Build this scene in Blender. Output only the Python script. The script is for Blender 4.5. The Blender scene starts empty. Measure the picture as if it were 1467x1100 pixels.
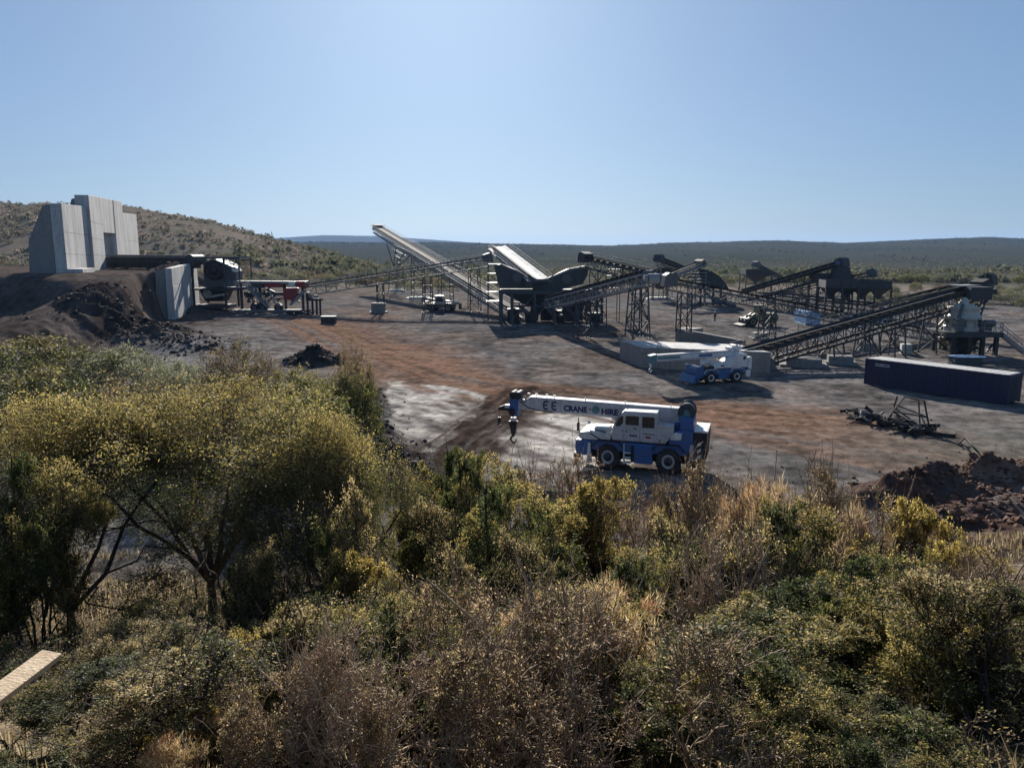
import bpy, bmesh, math, random
import numpy as np
from mathutils import Vector, Matrix
R = math.radians
rng = np.random.default_rng(7)
random.seed(7)
scene = bpy.context.scene
COL = scene.collection

# ------------------------------------------------------------------ camera
CAM_H = 12.5
PITCH = R(9.8)
FPX = 1129.0                      # focal length in pixels of the 1467 px wide photograph
cam_data = bpy.data.cameras.new('camera')
cam_data.sensor_width = 36.0
cam_data.lens = 36.0 * FPX / 1467.0
cam_data.clip_start = 0.1
cam_data.clip_end = 40000.0
cam = bpy.data.objects.new('camera', cam_data)
COL.objects.link(cam)
cam.location = (0, 0, CAM_H)
cam.rotation_euler = (R(90) - PITCH, 0, 0)
scene.camera = cam

# ------------------------------------------------------------------ sky, sun, exposure
SUN_EL = R(22.7)
SUN_AZ = R(-5.0)                  # from straight ahead (+Y), negative = left
world = bpy.data.worlds.new('World')
scene.world = world
world.use_nodes = True
wn = world.node_tree
wn.nodes.clear()
wo = wn.nodes.new('ShaderNodeOutputWorld')
bg = wn.nodes.new('ShaderNodeBackground')
sky = wn.nodes.new('ShaderNodeTexSky')
sky.sky_type = 'NISHITA'
sky.sun_disc = False
sky.sun_elevation = SUN_EL
sky.sun_rotation = SUN_AZ
sky.altitude = 900
sky.air_density = 1.0
sky.dust_density = 1.6
sky.ozone_density = 6.0
bg.inputs['Strength'].default_value = 0.09
gm = wn.nodes.new('ShaderNodeGamma')
gm.inputs['Gamma'].default_value = 0.5       # evens out the brightness between zenith and horizon
wn.links.new(sky.outputs[0], gm.inputs['Color'])
tn = wn.nodes.new('ShaderNodeMix')
tn.data_type = 'RGBA'; tn.blend_type = 'MULTIPLY'
tn.inputs[0].default_value = 1.0
tn.inputs[7].default_value = (0.79, 1.0, 1.24, 1)
wn.links.new(gm.outputs[0], tn.inputs[6])
wn.links.new(tn.outputs[2], bg.inputs['Color'])
wn.links.new(bg.outputs[0], wo.inputs['Surface'])

sd = bpy.data.lights.new('sun', 'SUN')
sd.energy = 5.0
sd.angle = R(0.53)
sd.color = (1.0, 0.93, 0.84)
sun = bpy.data.objects.new('sun', sd)
COL.objects.link(sun)
sdir = Vector((math.cos(SUN_EL) * math.sin(SUN_AZ), math.cos(SUN_EL) * math.cos(SUN_AZ), math.sin(SUN_EL)))
sun.rotation_euler = sdir.to_track_quat('Z', 'Y').to_euler()
sun.location = (0, 0, 60)

scene.view_settings.view_transform = 'Standard'
scene.view_settings.look = 'None'
scene.view_settings.gamma = 1.0
scene.view_settings.use_curve_mapping = False
scene.view_settings.exposure = 1.0
scene.cycles.max_bounces = 6
scene.cycles.diffuse_bounces = 3
scene.cycles.glossy_bounces = 2
scene.cycles.transmission_bounces = 4
scene.cycles.transparent_max_bounces = 8
scene.cycles.volume_bounces = 1

# ------------------------------------------------------------------ helpers
cp, sp = math.cos(PITCH), math.sin(PITCH)
def ray(px, py):
    """direction of the photograph's pixel in the world, one unit along the view axis"""
    x = (px - 733.5) / FPX
    y = -(py - 550.0) / FPX
    return np.array([x, cp + y * sp, -sp + y * cp])
def at(px, py, Y):
    d = ray(px, py)
    return np.array([0, 0, CAM_H]) + d * (Y / d[1])
def gnd(px, py, z=0.0):
    d = ray(px, py)
    return np.array([0, 0, CAM_H]) + d * ((z - CAM_H) / d[2])

def hash2(ix, iy, seed):
    n = (ix.astype(np.int64) * 374761393 + iy.astype(np.int64) * 668265263 + seed * 1274126177) & 0x7fffffff
    n = ((n ^ (n >> 13)) * 1274126177) & 0x7fffffff
    n = n ^ (n >> 16)
    return (n & 0xffff) / 65535.0
def vnoise(x, y, seed=0):
    x = np.asarray(x, float); y = np.asarray(y, float)
    ix = np.floor(x); iy = np.floor(y)
    fx = x - ix; fy = y - iy
    fx = fx * fx * (3 - 2 * fx); fy = fy * fy * (3 - 2 * fy)
    a = hash2(ix, iy, seed); b = hash2(ix + 1, iy, seed)
    c = hash2(ix, iy + 1, seed); d = hash2(ix + 1, iy + 1, seed)
    return (a + (b - a) * fx) * (1 - fy) + (c + (d - c) * fx) * fy
def fbm(x, y, seed=0, oct=4, gain=0.5):
    s = 0; a = 1; t = 0
    for k in range(oct):
        s = s + a * (vnoise(x * 2 ** k + 17.3 * k, y * 2 ** k - 9.1 * k, seed + k) - 0.5) * 2
        t += a; a *= gain
    return s / t
def sstep(a, b, x):
    t = np.clip((x - a) / (b - a), 0, 1)
    return t * t * (3 - 2 * t)
def poly_dist(x, y, pts):
    best = np.full(np.shape(x), 1e9); side = np.zeros(np.shape(x)); along = np.zeros(np.shape(x))
    acc = 0
    for (x0, y0), (x1, y1) in zip(pts[:-1], pts[1:]):
        dx, dy = x1 - x0, y1 - y0; L = math.hypot(dx, dy)
        t = np.clip(((x - x0) * dx + (y - y0) * dy) / (L * L), 0, 1)
        ex = x - (x0 + t * dx); ey = y - (y0 + t * dy)
        d = np.hypot(ex, ey)
        m = d < best
        best = np.where(m, d, best)
        side = np.where(m, np.sign(dx * ey - dy * ex) * d, side)
        along = np.where(m, acc + t * L, along)
        acc += L
    return best, side, along
def gpts(*pp):
    return [tuple(gnd(a, b)[:2]) for a, b in pp]

# ---- object helpers
def tag(o, label=None, cat=None, group=None, kind=None):
    if label: o['label'] = label
    if cat: o['category'] = cat
    if group: o['group'] = group
    if kind: o['kind'] = kind
    return o
def thing(name, label, cat, loc=(0, 0, 0), rotz=0.0, group=None, scale=1.0):
    o = bpy.data.objects.new(name, None)
    COL.objects.link(o)
    o.location = loc; o.rotation_euler = (0, 0, rotz); o.scale = (scale,) * 3
    o.empty_display_size = 0.3
    return tag(o, label, cat, group)
def V(*a): return np.array(a, float)
def unit(v): return v / np.linalg.norm(v)

class MB:
    """collects shapes; build() links them as ONE mesh object"""
    def __init__(s): s.v = []; s.f = []; s.n = 0; s.smooth = []
    def add(s, verts, faces, smooth=False):
        s.v.extend([tuple(map(float, q)) for q in verts])
        s.f.extend([tuple(i + s.n for i in f) for f in faces])
        s.smooth.extend([smooth] * len(faces))
        s.n += len(verts)
        return s
    def box(s, c, size, rz=0.0):
        hx, hy, hz = size[0] / 2, size[1] / 2, size[2] / 2
        ca, sa = math.cos(rz), math.sin(rz)
        vs = []
        for z in (-hz, hz):
            for x, y in ((-hx, -hy), (hx, -hy), (hx, hy), (-hx, hy)):
                vs.append((c[0] + x * ca - y * sa, c[1] + x * sa + y * ca, c[2] + z))
        return s.add(vs, [(3, 2, 1, 0), (4, 5, 6, 7), (0, 1, 5, 4), (1, 2, 6, 5), (2, 3, 7, 6), (3, 0, 4, 7)])
    def bar(s, p, q, w, h=None, up=(0, 0, 1)):
        p = np.asarray(p, float); q = np.asarray(q, float); h = w if h is None else h
        d = q - p; L = np.linalg.norm(d)
        if L < 1e-6: return s
        d = d / L; up = np.asarray(up, float)
        if abs(d @ up) > 0.97: up = np.array([1.0, 0, 0]) if abs(d[0]) < .9 else np.array([0, 1.0, 0])
        a = unit(np.cross(d, up)); b = np.cross(a, d)
        vs = []
        for e in (p, q):
            for i, j in ((-1, -1), (1, -1), (1, 1), (-1, 1)):
                vs.append(e + a * i * w / 2 + b * j * h / 2)
        return s.add(vs, [(0, 1, 2, 3), (7, 6, 5, 4), (0, 4, 5, 1), (1, 5, 6, 2), (2, 6, 7, 3), (3, 7, 4, 0)])
    def cyl(s, p, q, r0, r1=None, n=12, cap=True):
        p = np.asarray(p, float); q = np.asarray(q, float); r1 = r0 if r1 is None else r1
        d = unit(q - p); up = np.array([0, 0, 1.0]) if abs(d[2]) < .9 else np.array([1.0, 0, 0])
        a = unit(np.cross(d, up)); b = np.cross(d, a)
        vs = []
        for e, r in ((p, r0), (q, r1)):
            for k in range(n):
                t = 2 * math.pi * k / n
                vs.append(e + (a * math.cos(t) + b * math.sin(t)) * r)
        s.add(vs, [(k, (k + 1) % n, n + (k + 1) % n, n + k) for k in range(n)], True)
        if cap:
            s.add(vs[:n], [tuple(range(n - 1, -1, -1))]); s.add(vs[n:], [tuple(range(n))])
        return s
    def lathe(s, c, axis, prof, n=24):
        """prof = list of (radius, along)"""
        c = np.asarray(c, float); d = unit(np.asarray(axis, float))
        up = np.array([0, 0, 1.0]) if abs(d[2]) < .9 else np.array([1.0, 0, 0])
        a = unit(np.cross(d, up)); b = np.cross(d, a)
        vs = []
        for r, h in prof:
            for k in range(n):
                t = 2 * math.pi * k / n
                vs.append(c + d * h + (a * math.cos(t) + b * math.sin(t)) * r)
        fs = []
        for i in range(len(prof) - 1):
            for k in range(n):
                fs.append((i * n + k, i * n + (k + 1) % n, (i + 1) * n + (k + 1) % n, (i + 1) * n + k))
        return s.add(vs, fs, True)
    def tube(s, pts, r, n=5):
        """polyline tube with per-point radius"""
        pts = np.asarray(pts, float); m = len(pts)
        r = np.full(m, r) if np.isscalar(r) else np.asarray(r, float)
        vs = []
        for i in range(m):
            d = unit(pts[min(i + 1, m - 1)] - pts[max(i - 1, 0)])
            up = np.array([0, 0, 1.0]) if abs(d[2]) < .9 else np.array([1.0, 0, 0])
            a = unit(np.cross(d, up)); b = np.cross(d, a)
            for k in range(n):
                t = 2 * math.pi * k / n
                vs.append(pts[i] + (a * math.cos(t) + b * math.sin(t)) * r[i])
        fs = [(i * n + k, i * n + (k + 1) % n, (i + 1) * n + (k + 1) % n, (i + 1) * n + k) for i in range(m - 1) for k in range(n)]
        fs.append(tuple(range(n - 1, -1, -1))); fs.append(tuple((m - 1) * n + k for k in range(n)))
        return s.add(vs, fs, True)
    def prism(s, poly, d, off=(0, 0, 0)):
        """poly: planar list of 3-D points, extruded by vector d"""
        P = [np.asarray(q, float) + np.asarray(off, float) for q in poly]; n = len(P); d = np.asarray(d, float)
        vs = P + [q + d for q in P]
        return s.add(vs, [tuple(range(n - 1, -1, -1)), tuple(range(n, 2 * n))] + [(k, (k + 1) % n, n + (k + 1) % n, n + k) for k in range(n)])
    def hull8(s, bot, top):
        """frustum between two quads (same winding)"""
        vs = list(bot) + list(top)
        return s.add(vs, [(3, 2, 1, 0), (4, 5, 6, 7), (0, 1, 5, 4), (1, 2, 6, 5), (2, 3, 7, 6), (3, 0, 4, 7)])
    def build(s, name, mat, parent=None, bevel=0.0, local=False, seg=2):
        me = bpy.data.meshes.new(name)
        me.from_pydata(s.v, [], s.f)
        bm = bmesh.new(); bm.from_mesh(me); bmesh.ops.recalc_face_normals(bm, faces=bm.faces); bm.to_mesh(me); bm.free()
        me.polygons.foreach_set('use_smooth', s.smooth)
        o = bpy.data.objects.new(name, me)
        COL.objects.link(o)
        for m in (mat if isinstance(mat, (list, tuple)) else [mat]): me.materials.append(m)
        if parent is not None:
            root = parent; off = Vector((0, 0, 0))
            while root is not None: off += root.location; root = root.parent
            o.parent = parent
            if not local:                       # vertices were given in world space
                me.transform(Matrix.Translation(-off))
        if bevel > 0:
            b = o.modifiers.new('bevel', 'BEVEL'); b.width = bevel; b.segments = seg; b.limit_method = 'ANGLE'; b.angle_limit = R(40)
        return o
def mb(): return MB()

# ------------------------------------------------------------------ materials
def new_mat(name):
    m = bpy.data.materials.new(name); m.use_nodes = True
    nt = m.node_tree; nt.nodes.clear()
    out = nt.nodes.new('ShaderNodeOutputMaterial')
    return m, nt, out
def N(nt, t, **kw):
    n = nt.nodes.new(t)
    for k, v in kw.items():
        if k.startswith('i_'): n.inputs[k[2:].replace('_', ' ')].default_value = v
        else: setattr(n, k, v)
    return n
def worn(name, col, rough=0.6, metal=0.0, dirt=(0.16, 0.13, 0.11), amount=0.35, scale=2.5, streak=False, bump=0.0, spec=0.4):
    """painted or bare surface with dust, stains and uneven gloss"""
    m, nt, out = new_mat(name)
    p = N(nt, 'ShaderNodeBsdfPrincipled')
    tc = N(nt, 'ShaderNodeTexCoord')
    mp = N(nt, 'ShaderNodeMapping')
    if streak: mp.inputs['Scale'].default_value = (1, 1, 0.12)
    n1 = N(nt, 'ShaderNodeTexNoise'); n1.inputs['Scale'].default_value = scale; n1.inputs['Detail'].default_value = 8; n1.inputs['Roughness'].default_value = 0.68
    r1 = N(nt, 'ShaderNodeValToRGB'); r1.color_ramp.elements[0].position = 0.42; r1.color_ramp.elements[1].position = 0.72
    mu = N(nt, 'ShaderNodeMath', operation='MULTIPLY'); mu.inputs[1].default_value = amount
    mx = N(nt, 'ShaderNodeMix', data_type='RGBA')
    mx.inputs[6].default_value = (*col, 1); mx.inputs[7].default_value = (*dirt, 1)
    nt.links.new(tc.outputs['Object'], mp.inputs['Vector']); nt.links.new(mp.outputs[0], n1.inputs['Vector'])
    nt.links.new(n1.outputs['Fac'], r1.inputs['Fac']); nt.links.new(r1.outputs[0], mu.inputs[0])
    nt.links.new(mu.outputs[0], mx.inputs[0])
    n2 = N(nt, 'ShaderNodeTexNoise'); n2.inputs['Scale'].default_value = scale * 6; n2.inputs['Detail'].default_value = 5
    nt.links.new(tc.outputs['Object'], n2.inputs['Vector'])
    hv = N(nt, 'ShaderNodeHueSaturation')
    mr = N(nt, 'ShaderNodeMapRange'); mr.inputs['From Min'].default_value = 0.3; mr.inputs['From Max'].default_value = 0.7; mr.inputs['To Min'].default_value = 0.82; mr.inputs['To Max'].default_value = 1.18
    nt.links.new(n2.outputs['Fac'], mr.inputs['Value']); nt.links.new(mr.outputs[0], hv.inputs['Value'])
    nt.links.new(mx.outputs[2], hv.inputs['Color']); nt.links.new(hv.outputs[0], p.inputs['Base Color'])
    rr = N(nt, 'ShaderNodeMapRange'); rr.inputs['To Min'].default_value = max(.05, rough - .12); rr.inputs['To Max'].default_value = min(1, rough + .2)
    nt.links.new(n1.outputs['Fac'], rr.inputs['Value']); nt.links.new(rr.outputs[0], p.inputs['Roughness'])
    p.inputs['Metallic'].default_value = metal
    p.inputs['Specular IOR Level'].default_value = spec
    if bump:
        b = N(nt, 'ShaderNodeBump'); b.inputs['Strength'].default_value = bump; b.inputs['Distance'].default_value = 0.05
        nt.links.new(n2.outputs['Fac'], b.inputs['Height']); nt.links.new(b.outputs[0], p.inputs['Normal'])
    nt.links.new(p.outputs[0], out.inputs['Surface'])
    return m

M = {}
M['galv'] = worn('galvanised_steel', (0.25, 0.255, 0.265), 0.7, 0.1, (0.15, 0.13, 0.12), 0.4)
M['steel_dark'] = worn('dark_grey_steel', (0.040, 0.046, 0.052), 0.6, 0.25, (0.13, 0.11, 0.1), 0.4)
M['steel_green'] = worn('grey_green_plant_paint', (0.052, 0.066, 0.070), 0.6, 0.15, (0.14, 0.125, 0.115), 0.45)
M['steel_mid'] = worn('mid_grey_steel', (0.10, 0.108, 0.115), 0.65, 0.1, (0.14, 0.12, 0.11), 0.4)
M['black'] = worn('black_steel', (0.02, 0.02, 0.022), 0.6, 0.1, (0.1, 0.085, 0.075), 0.4)
M['belt'] = worn('conveyor_rubber', (0.028, 0.028, 0.03), 0.85, 0.0, (0.10, 0.085, 0.078), 0.4, spec=.1)
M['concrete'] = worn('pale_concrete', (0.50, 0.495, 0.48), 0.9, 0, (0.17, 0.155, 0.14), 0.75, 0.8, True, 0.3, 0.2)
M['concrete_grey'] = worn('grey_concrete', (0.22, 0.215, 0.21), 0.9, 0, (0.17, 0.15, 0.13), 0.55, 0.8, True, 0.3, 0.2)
M['white'] = worn('white_paint', (0.70, 0.70, 0.68), 0.45, 0, (0.28, 0.22, 0.17), 0.5, 1.6)
M['crane_grey'] = worn('off_white_crane_paint', (0.52, 0.51, 0.52), 0.45, 0, (0.22, 0.175, 0.14), 0.5, 1.6)  # greyer white; carries the shade of the near crane's boom and cab sides
M['blue'] = worn('blue_paint', (0.035, 0.12, 0.34), 0.45, 0, (0.14, 0.11, 0.09), 0.5, 2)
M['blue_light'] = worn('light_blue_paint', (0.03, 0.12, 0.28), 0.4, 0, (0.17, 0.14, 0.12), 0.35, 2)
M['navy'] = worn('navy_container_paint', (0.012, 0.018, 0.056), 0.5, 0, (0.05, 0.042, 0.042), 0.4, 0.7)
M['sunlit_pale'] = worn('sunlit_pale_paint', (0.50, 0.49, 0.47), 0.6, 0, (0.25, 0.21, 0.18), 0.4, 0.7)  # pale tone stands in for sunlight on the container roof and steep belt
M['rubber'] = worn('tyre_rubber', (0.022, 0.021, 0.021), 0.75, 0, (0.13, 0.1, 0.08), 0.5, 3)
M['glass'] = worn('dark_cab_glass', (0.015, 0.017, 0.02), 0.08, 0, (0.05, 0.05, 0.05), 0.25, 2, spec=0.6)
M['red'] = worn('red_paint', (0.26, 0.022, 0.022), 0.45, 0, (0.14, 0.1, 0.09), 0.35, 2)
M['yellow'] = worn('dull_yellow_machine_paint', (0.30, 0.24, 0.10), 0.5, 0, (0.15, 0.12, 0.09), 0.5, 2)
M['khaki'] = worn('khaki_machine_paint', (0.17, 0.16, 0.09), 0.5, 0, (0.12, 0.1, 0.08), 0.5, 2)
M['cream'] = worn('cream_crusher_paint', (0.46, 0.44, 0.38), 0.5, 0, (0.2, 0.17, 0.14), 0.5, 1.5)
M['teal'] = worn('teal_paint', (0.08, 0.20, 0.22), 0.5, 0, (0.16, 0.14, 0.12), 0.4, 2)
M['sky_blue'] = worn('faded_blue_paint', (0.23, 0.37, 0.56), 0.5, 0, (0.26, 0.26, 0.26), 0.4, 1)
M['dust'] = worn('dusty_rubble', (0.11, 0.095, 0.085), 0.95, 0, (0.06, 0.048, 0.042), 0.7, 2, False, 0.6, 0.1)
M['red_earth'] = worn('red_brown_clods', (.12, .066, .046), .95, 0, (.07, .05, .042), .7, 1.2, False, .6, .1)
M['rubble_dark'] = worn('dark_rubble', (0.045, 0.038, 0.037), 0.95, 0, (0.09, 0.075, 0.068), 0.5, 1.2, False, 0.6, 0.1)
M['wood'] = worn('sawn_pine', (0.42, 0.33, 0.22), 0.8, 0, (0.28, 0.18, 0.1), 0.5, 6, True, 0.4, 0.2)
M['letters'] = worn('dark_blue_lettering', (0.015, 0.018, 0.09), 0.5, 0, (0.1, 0.1, 0.12), 0.15, 4)
M['lettering_white'] = worn('white_lettering', (0.62, 0.62, 0.66), 0.5, 0, (0.25, 0.25, 0.28), 0.2, 4)
# ------------------------------------------------------------------ terrain
ROAD = gpts((430, 462), (520, 500), (620, 540), (760, 567), (900, 585), (1010, 598), (1120, 612), (1300, 640), (1467, 668), (1700, 700))
ROAD2 = gpts((540, 452), (500, 470), (560, 500), (650, 530))
ROAD3 = gpts((1020, 590), (1150, 600), (1300, 622), (1467, 650))
CHURN = gpts((760, 562), (700, 600), (655, 640), (630, 690))
SAND1 = [tuple(gnd(a, b)[:2]) for a, b in ((556, 545), (690, 562), (690, 578), (640, 625), (600, 670), (560, 640))]
SPOIL_L = gpts((516, 560), (525, 600), (560, 650), (600, 700))

WALL_N = at(92, 395, 122)[:2]; WALL_F = at(202, 392, 178)[:2]       # foot line of the tall wall, near and far
LOW_N = at(250, 437, 128)[:2]; LOW_F = at(286, 443, 150)[:2]       # foot line of the low retaining wall

def crest_left(x):
    return np.interp(x, [-700, -420, -330, -290, -215, -168, -120, -76, -20, 40], [50, 42, 37, 36, 35, 27, 14.5, 3.5, -1, -1.5])
def crest_back(px):
    return np.interp(px, [-900, 300, 540, 620, 700, 870, 960, 1100, 1200, 1300, 1400, 1467, 1700, 2600],
                     [350, 349, 349, 348.5, 350, 353, 349, 346, 349, 345, 341.5, 344, 348, 350])
def height(x, y, detail=True):
    x = np.asarray(x, float); y = np.asarray(y, float)
    # bank under the camera
    L = 31.5 + 3.0 * np.tanh((x - 2) / 9.0)
    s = np.clip(y / L, 0, 1)
    z = 10.9 * (1 - s) ** 1.5
    z = np.where(y < 0, 10.9 + np.minimum(-y, 3) * 0.05, z)
    # gentle lift of the pad to the left
    z = z + 1.0 * sstep(-18, -48, x) * sstep(70, 115, y) * (1 - sstep(230, 330, y))
    # ramp and tipping platform
    f = np.clip((y - 58) / 62.0, 0, 1)
    xr = np.interp(y, [50, 75, 95, 112, 120, 124, 128.6, 150, 172], [-48, -47, -46.5, -50.5, -53.8, -55.6, LOW_N[0] - 1.5, LOW_F[0] - .5, LOW_F[0] - 6])
    edge = np.interp(y, [50, 98, 112, 120, 124, 128.4, 129, 150, 160], [10, 9, 5, 4, 3.5, 2.5, 0.5, 0.5, 7])
    g = np.clip((xr - x) / edge, 0, 1)
    g = g * g * (3 - 2 * g)
    plat = 7.6 * f ** 1.1 * g * (1 - sstep(172, 215, y))
    # the platform is cut in front of the tall wall's shaded side
    plat = plat - 3.0 * sstep(-57, -67, x) * (1 - sstep(108, 116, y + .25 * (x + 66))) * sstep(66, 96, y) * g
    z = z + plat
    # dark heap beside the ramp
    for (px, py, r, h) in ((190, 492, 9, 2.4), (250, 500, 7, 1.0), (300, 452, 5, 1.0), (262, 457, 5, 1.5), (448, 520, 3.6, 1.7)):
        c = gnd(px, py)
        rr = np.hypot(x - c[0], (y - c[1]) * 1.0) / r
        z = z + h * np.clip(1 - rr, 0, 1) ** 0.8 * (1 + 0.5 * fbm(x * .7, y * .7, 31))
    # spoil windrows right of the near crane
    for (pts, h, w) in ((gpts((1270, 715), (1340, 700), (1400, 690), (1480, 688), (1560, 700)), 1.5, 2.2),
                        (gpts((1330, 770), (1390, 745), (1467, 720), (1560, 715)), 0.8, 2.4),
                        (gpts((1390, 800), (1500, 780), (1600, 775)), 0.8, 2.2),
                        (SPOIL_L, 0.85, 1.9)):
        d, sd_, al = poly_dist(x, y, pts)
        z = z + h * np.clip(1 - d / w + .25 * fbm(sd_ * 1.1, al * .16, 47, 3), 0, 1) * (0.75 + 0.7 * fbm(x * .7, y * .9, 45))
    # far country
    far = sstep(225, 320, y)
    lh = (crest_left(x * 450.0 / np.maximum(y, 300)) ) * sstep(205, 450, y + 25 * sstep(-60, -160, x)) * (1 - 0.9 * sstep(520, 1000, y))
    z = np.where(y > 180, z * (1 - far) + lh * np.where(x < 60, 1, 0), z)
    yy = np.maximum(y, 1.0)
    px = 733.5 + FPX * cp * x / yy
    low = -7.0 * sstep(260, 800, y)
    target = CAM_H + (355.2 - crest_back(px)) / FPX * 2600.0 / cp
    bh = (target - low) * sstep(900, 2600, y) * (1 - 0.55 * sstep(2600, 4200, y))
    rolling = 5.0 * fbm(x / 260.0, y / 420.0, 71, 4) * sstep(500, 1100, y)
    z = z + np.where(y > 180, low + bh + rolling * (1 - sstep(2100, 2600, y)) , 0)
    fh = np.interp(px, [-1500, 300, 400, 470, 545, 640, 760], [60, 70, 88, 118, 112, 70, 20])
    z = z + np.where(y > 4000, fh * sstep(4500, 7600, y), 0)
    z = z + np.where(y > 700, 2.0 * fbm(x / 40.0, y / 60.0, 77, 3) * sstep(700, 2000, y), 0)
    if detail:
        nearw = 1 - sstep(250, 420, y)
        bank = 1 - sstep(26, 36, y)
        z = z + nearw * (0.10 * fbm(x * .25, y * .25, 3, 4) + 0.055 * fbm(x * 1.3, y * 1.3, 5, 3) * (1 + 2.0 * bank))
        rough = np.clip(plat / 3.0, 0, 1) * np.clip(1 - np.abs(g - .5) * 2, 0, 1)
        z = z + nearw * rough * 1.3 * fbm(x * .45, y * .45, 9, 5, 0.6)
        d, sd_, al = poly_dist(x, y, CHURN)
        z = z + 0.22 * (1 - sstep(1.5, 4.5, d)) * fbm(sd_ * 2.2, al * .3, 13, 3)
        d, sd_, al = poly_dist(x, y, ROAD)
        z = z + 0.07 * (1 - sstep(3, 7, d)) * fbm(sd_ * 1.8, al * .12, 15, 3)
    return z

def hit(px, py, y0=60.0, y1=220.0):
    """where the photograph's line of sight meets the terrain"""
    d = ray(px, py); yy = np.linspace(y0, y1, 1600); p = np.array([0, 0, CAM_H])[None] + d[None] * (yy / d[1])[:, None]
    k = np.argmax(p[:, 2] < height(p[:, 0], p[:, 1])); return p[k]
def in_poly(x, y, poly):
    r = np.zeros(np.shape(x), bool); n = len(poly)
    for i in range(n):
        x0, y0 = poly[i]; x1, y1 = poly[(i + 1) % n]
        c = ((y0 > y) != (y1 > y)) & (x < (x1 - x0) * (y - y0) / (y1 - y0 + 1e-9) + x0)
        r ^= c
    return r
def ground_color(x, y, z):
    """colours of the earth: grey crusher dust, red laterite, pale sand, dry grass"""
    def C(*c): return np.array(c)
    n1 = fbm(x * .08, y * .08, 101, 5)[..., None]; n2 = fbm(x * .6, y * .6, 103, 4)[..., None]; n3 = fbm(x * .25, y * .09, 105, 4)[..., None]
    grey = C(.225, .212, .205); brown = C(.215, .172, .145); red = C(.35, .215, .150); sand = C(.76, .71, .64); dark = C(.06, .05, .047)
    col = grey + (brown - grey) * np.clip(.25 + 1.1 * n1 + .5 * n3, 0, 1)
    col = col * np.clip(1.08 + .7 * n2 + .45 * n3, .4, 1.8)
    d, sd_, al = poly_dist(x, y, ROAD)
    st = fbm(sd_ * 1.6, al * .06, 111, 4); st2 = fbm(x * .12, y * .12, 113, 4)
    w = (1 - sstep(3.0, 8.0, d + 3 * st2)) * np.clip(.8 + 1.2 * st, 0, 1)
    col = col + (red * (1 + .25 * n2) - col) * w[..., None]
    d2, s2, a2 = poly_dist(x, y, ROAD3)
    w2 = (1 - sstep(2.0, 6.0, d2 + 2.5 * st2)) * np.clip(.7 + 1.2 * fbm(s2 * 1.4, a2 * .06, 117, 4), 0, 1)
    col = col + (red - col) * w2[..., None]
    d4, s4, a4 = poly_dist(x, y, ROAD2)
    w4 = (1 - sstep(2.0, 9.0, d4 + 5 * st2)) * .5
    col = col + (red - col) * w4[..., None]
    # thin dark wheel lines along the tracks
    for sd0, dd, aa, seed in ((sd_, d, al, 121), (s2, d2, a2, 123)):
        t = np.abs(((sd0 + .5 * fbm(aa * .05, aa * 0, seed)) % 2.1) - 1.05)
        tw = (1 - sstep(.10, .34, t)) * (1 - sstep(5, 9, dd)) * np.clip(.4 + fbm(aa * .05, sd0 * .4, seed + 1), 0, 1) * .9
        col = col * (1 - tw[..., None] * .6)
    # sand patches
    for poly, fea in ((SAND1, .8), ([tuple(gnd(a, b)[:2]) for a, b in ((760, 590), (900, 598), (1000, 640), (900, 672), (690, 690), (680, 650))], .9)):
        wob = in_poly(x + 1.2 * fbm(x * .4, y * .4, 131), y + 1.2 * fbm(x * .4, y * .4, 133), poly)
        stv = np.clip(.62 + 1.9 * fbm(x * .9 + y * .7, (y - x) * .22, 135, 4), 0, 1)
        col = np.where(wob[..., None], col + (sand * (1 + .15 * n2) - col) * stv[..., None], col)
    dc, sc, ac = poly_dist(x, y, CHURN)
    wc = (1 - sstep(1.8, 4.2, dc + .8 * st2)) * np.clip(.8 + .9 * fbm(sc * 2.2, ac * .3, 13, 3), 0, 1)
    col = col + (C(.085, .062, .05) - col) * wc[..., None]
    # spoil
    dl, sl, al_ = poly_dist(x, y, SPOIL_L)
    wl = (1 - sstep(1.0, 2.6, dl + .8 * st2))
    col = col + (dark * 1.2 - col) * (.85 * wl)[..., None]
    for wp in (gpts((1270, 715), (1340, 700), (1400, 690), (1480, 688), (1560, 700)), gpts((1390, 800), (1500, 780), (1600, 775))):
        dw, sw, aw = poly_dist(x, y, wp); ww = (1 - sstep(1.2, 2.8, dw + .8 * st2)) * np.clip(.8 + 1.4 * fbm(sw * 1.1, aw * .16, 47, 3), 0, 1)
        col = col + (C(.13, .080, .062) - col) * (.9 * ww)[..., None]
    # pale ground flank right
    gp = gnd(1440, 640); wr = np.exp(-(((x - gp[0]) / 11) ** 2 + ((y - gp[1]) / 7) ** 2))
    col = col + (C(.25, .245, .215) - col) * (.8 * wr)[..., None]
    rp = gnd(1400, 740); wr = np.exp(-(((x - rp[0]) / 9) ** 2 + ((y - rp[1]) / 3.0) ** 2)) * np.clip(.5 + 1.2 * n3[..., 0], 0, 1)
    col = col + (C(.15, .062, .04) - col) * (.85 * wr)[..., None]
    # ramp earth
    ramp = sstep(-40, -52, x) * sstep(62, 80, y) * (1 - sstep(190, 240, y))
    col = col + (C(.17, .137, .12) * (1 + .35 * n2 + .3 * n3) - col) * (.9 * ramp)[..., None]
    for (px, py, r) in ((190, 492, 10), (448, 520, 4), (110, 420, 4)):  # two dark heaps; the last disc darkens ground for the tall wall's shade
        c = gnd(px, py); rr = np.hypot(x - c[0], y - c[1]) / r
        col = col + (dark * (1.2 + .8 * n2) - col) * (1 - sstep(.5, 1.1, rr + .3 * n2[..., 0]))[..., None]
    # bank: dry grass litter
    bank = 1 - sstep(24, 33, y - 2 * n1[..., 0])
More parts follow.
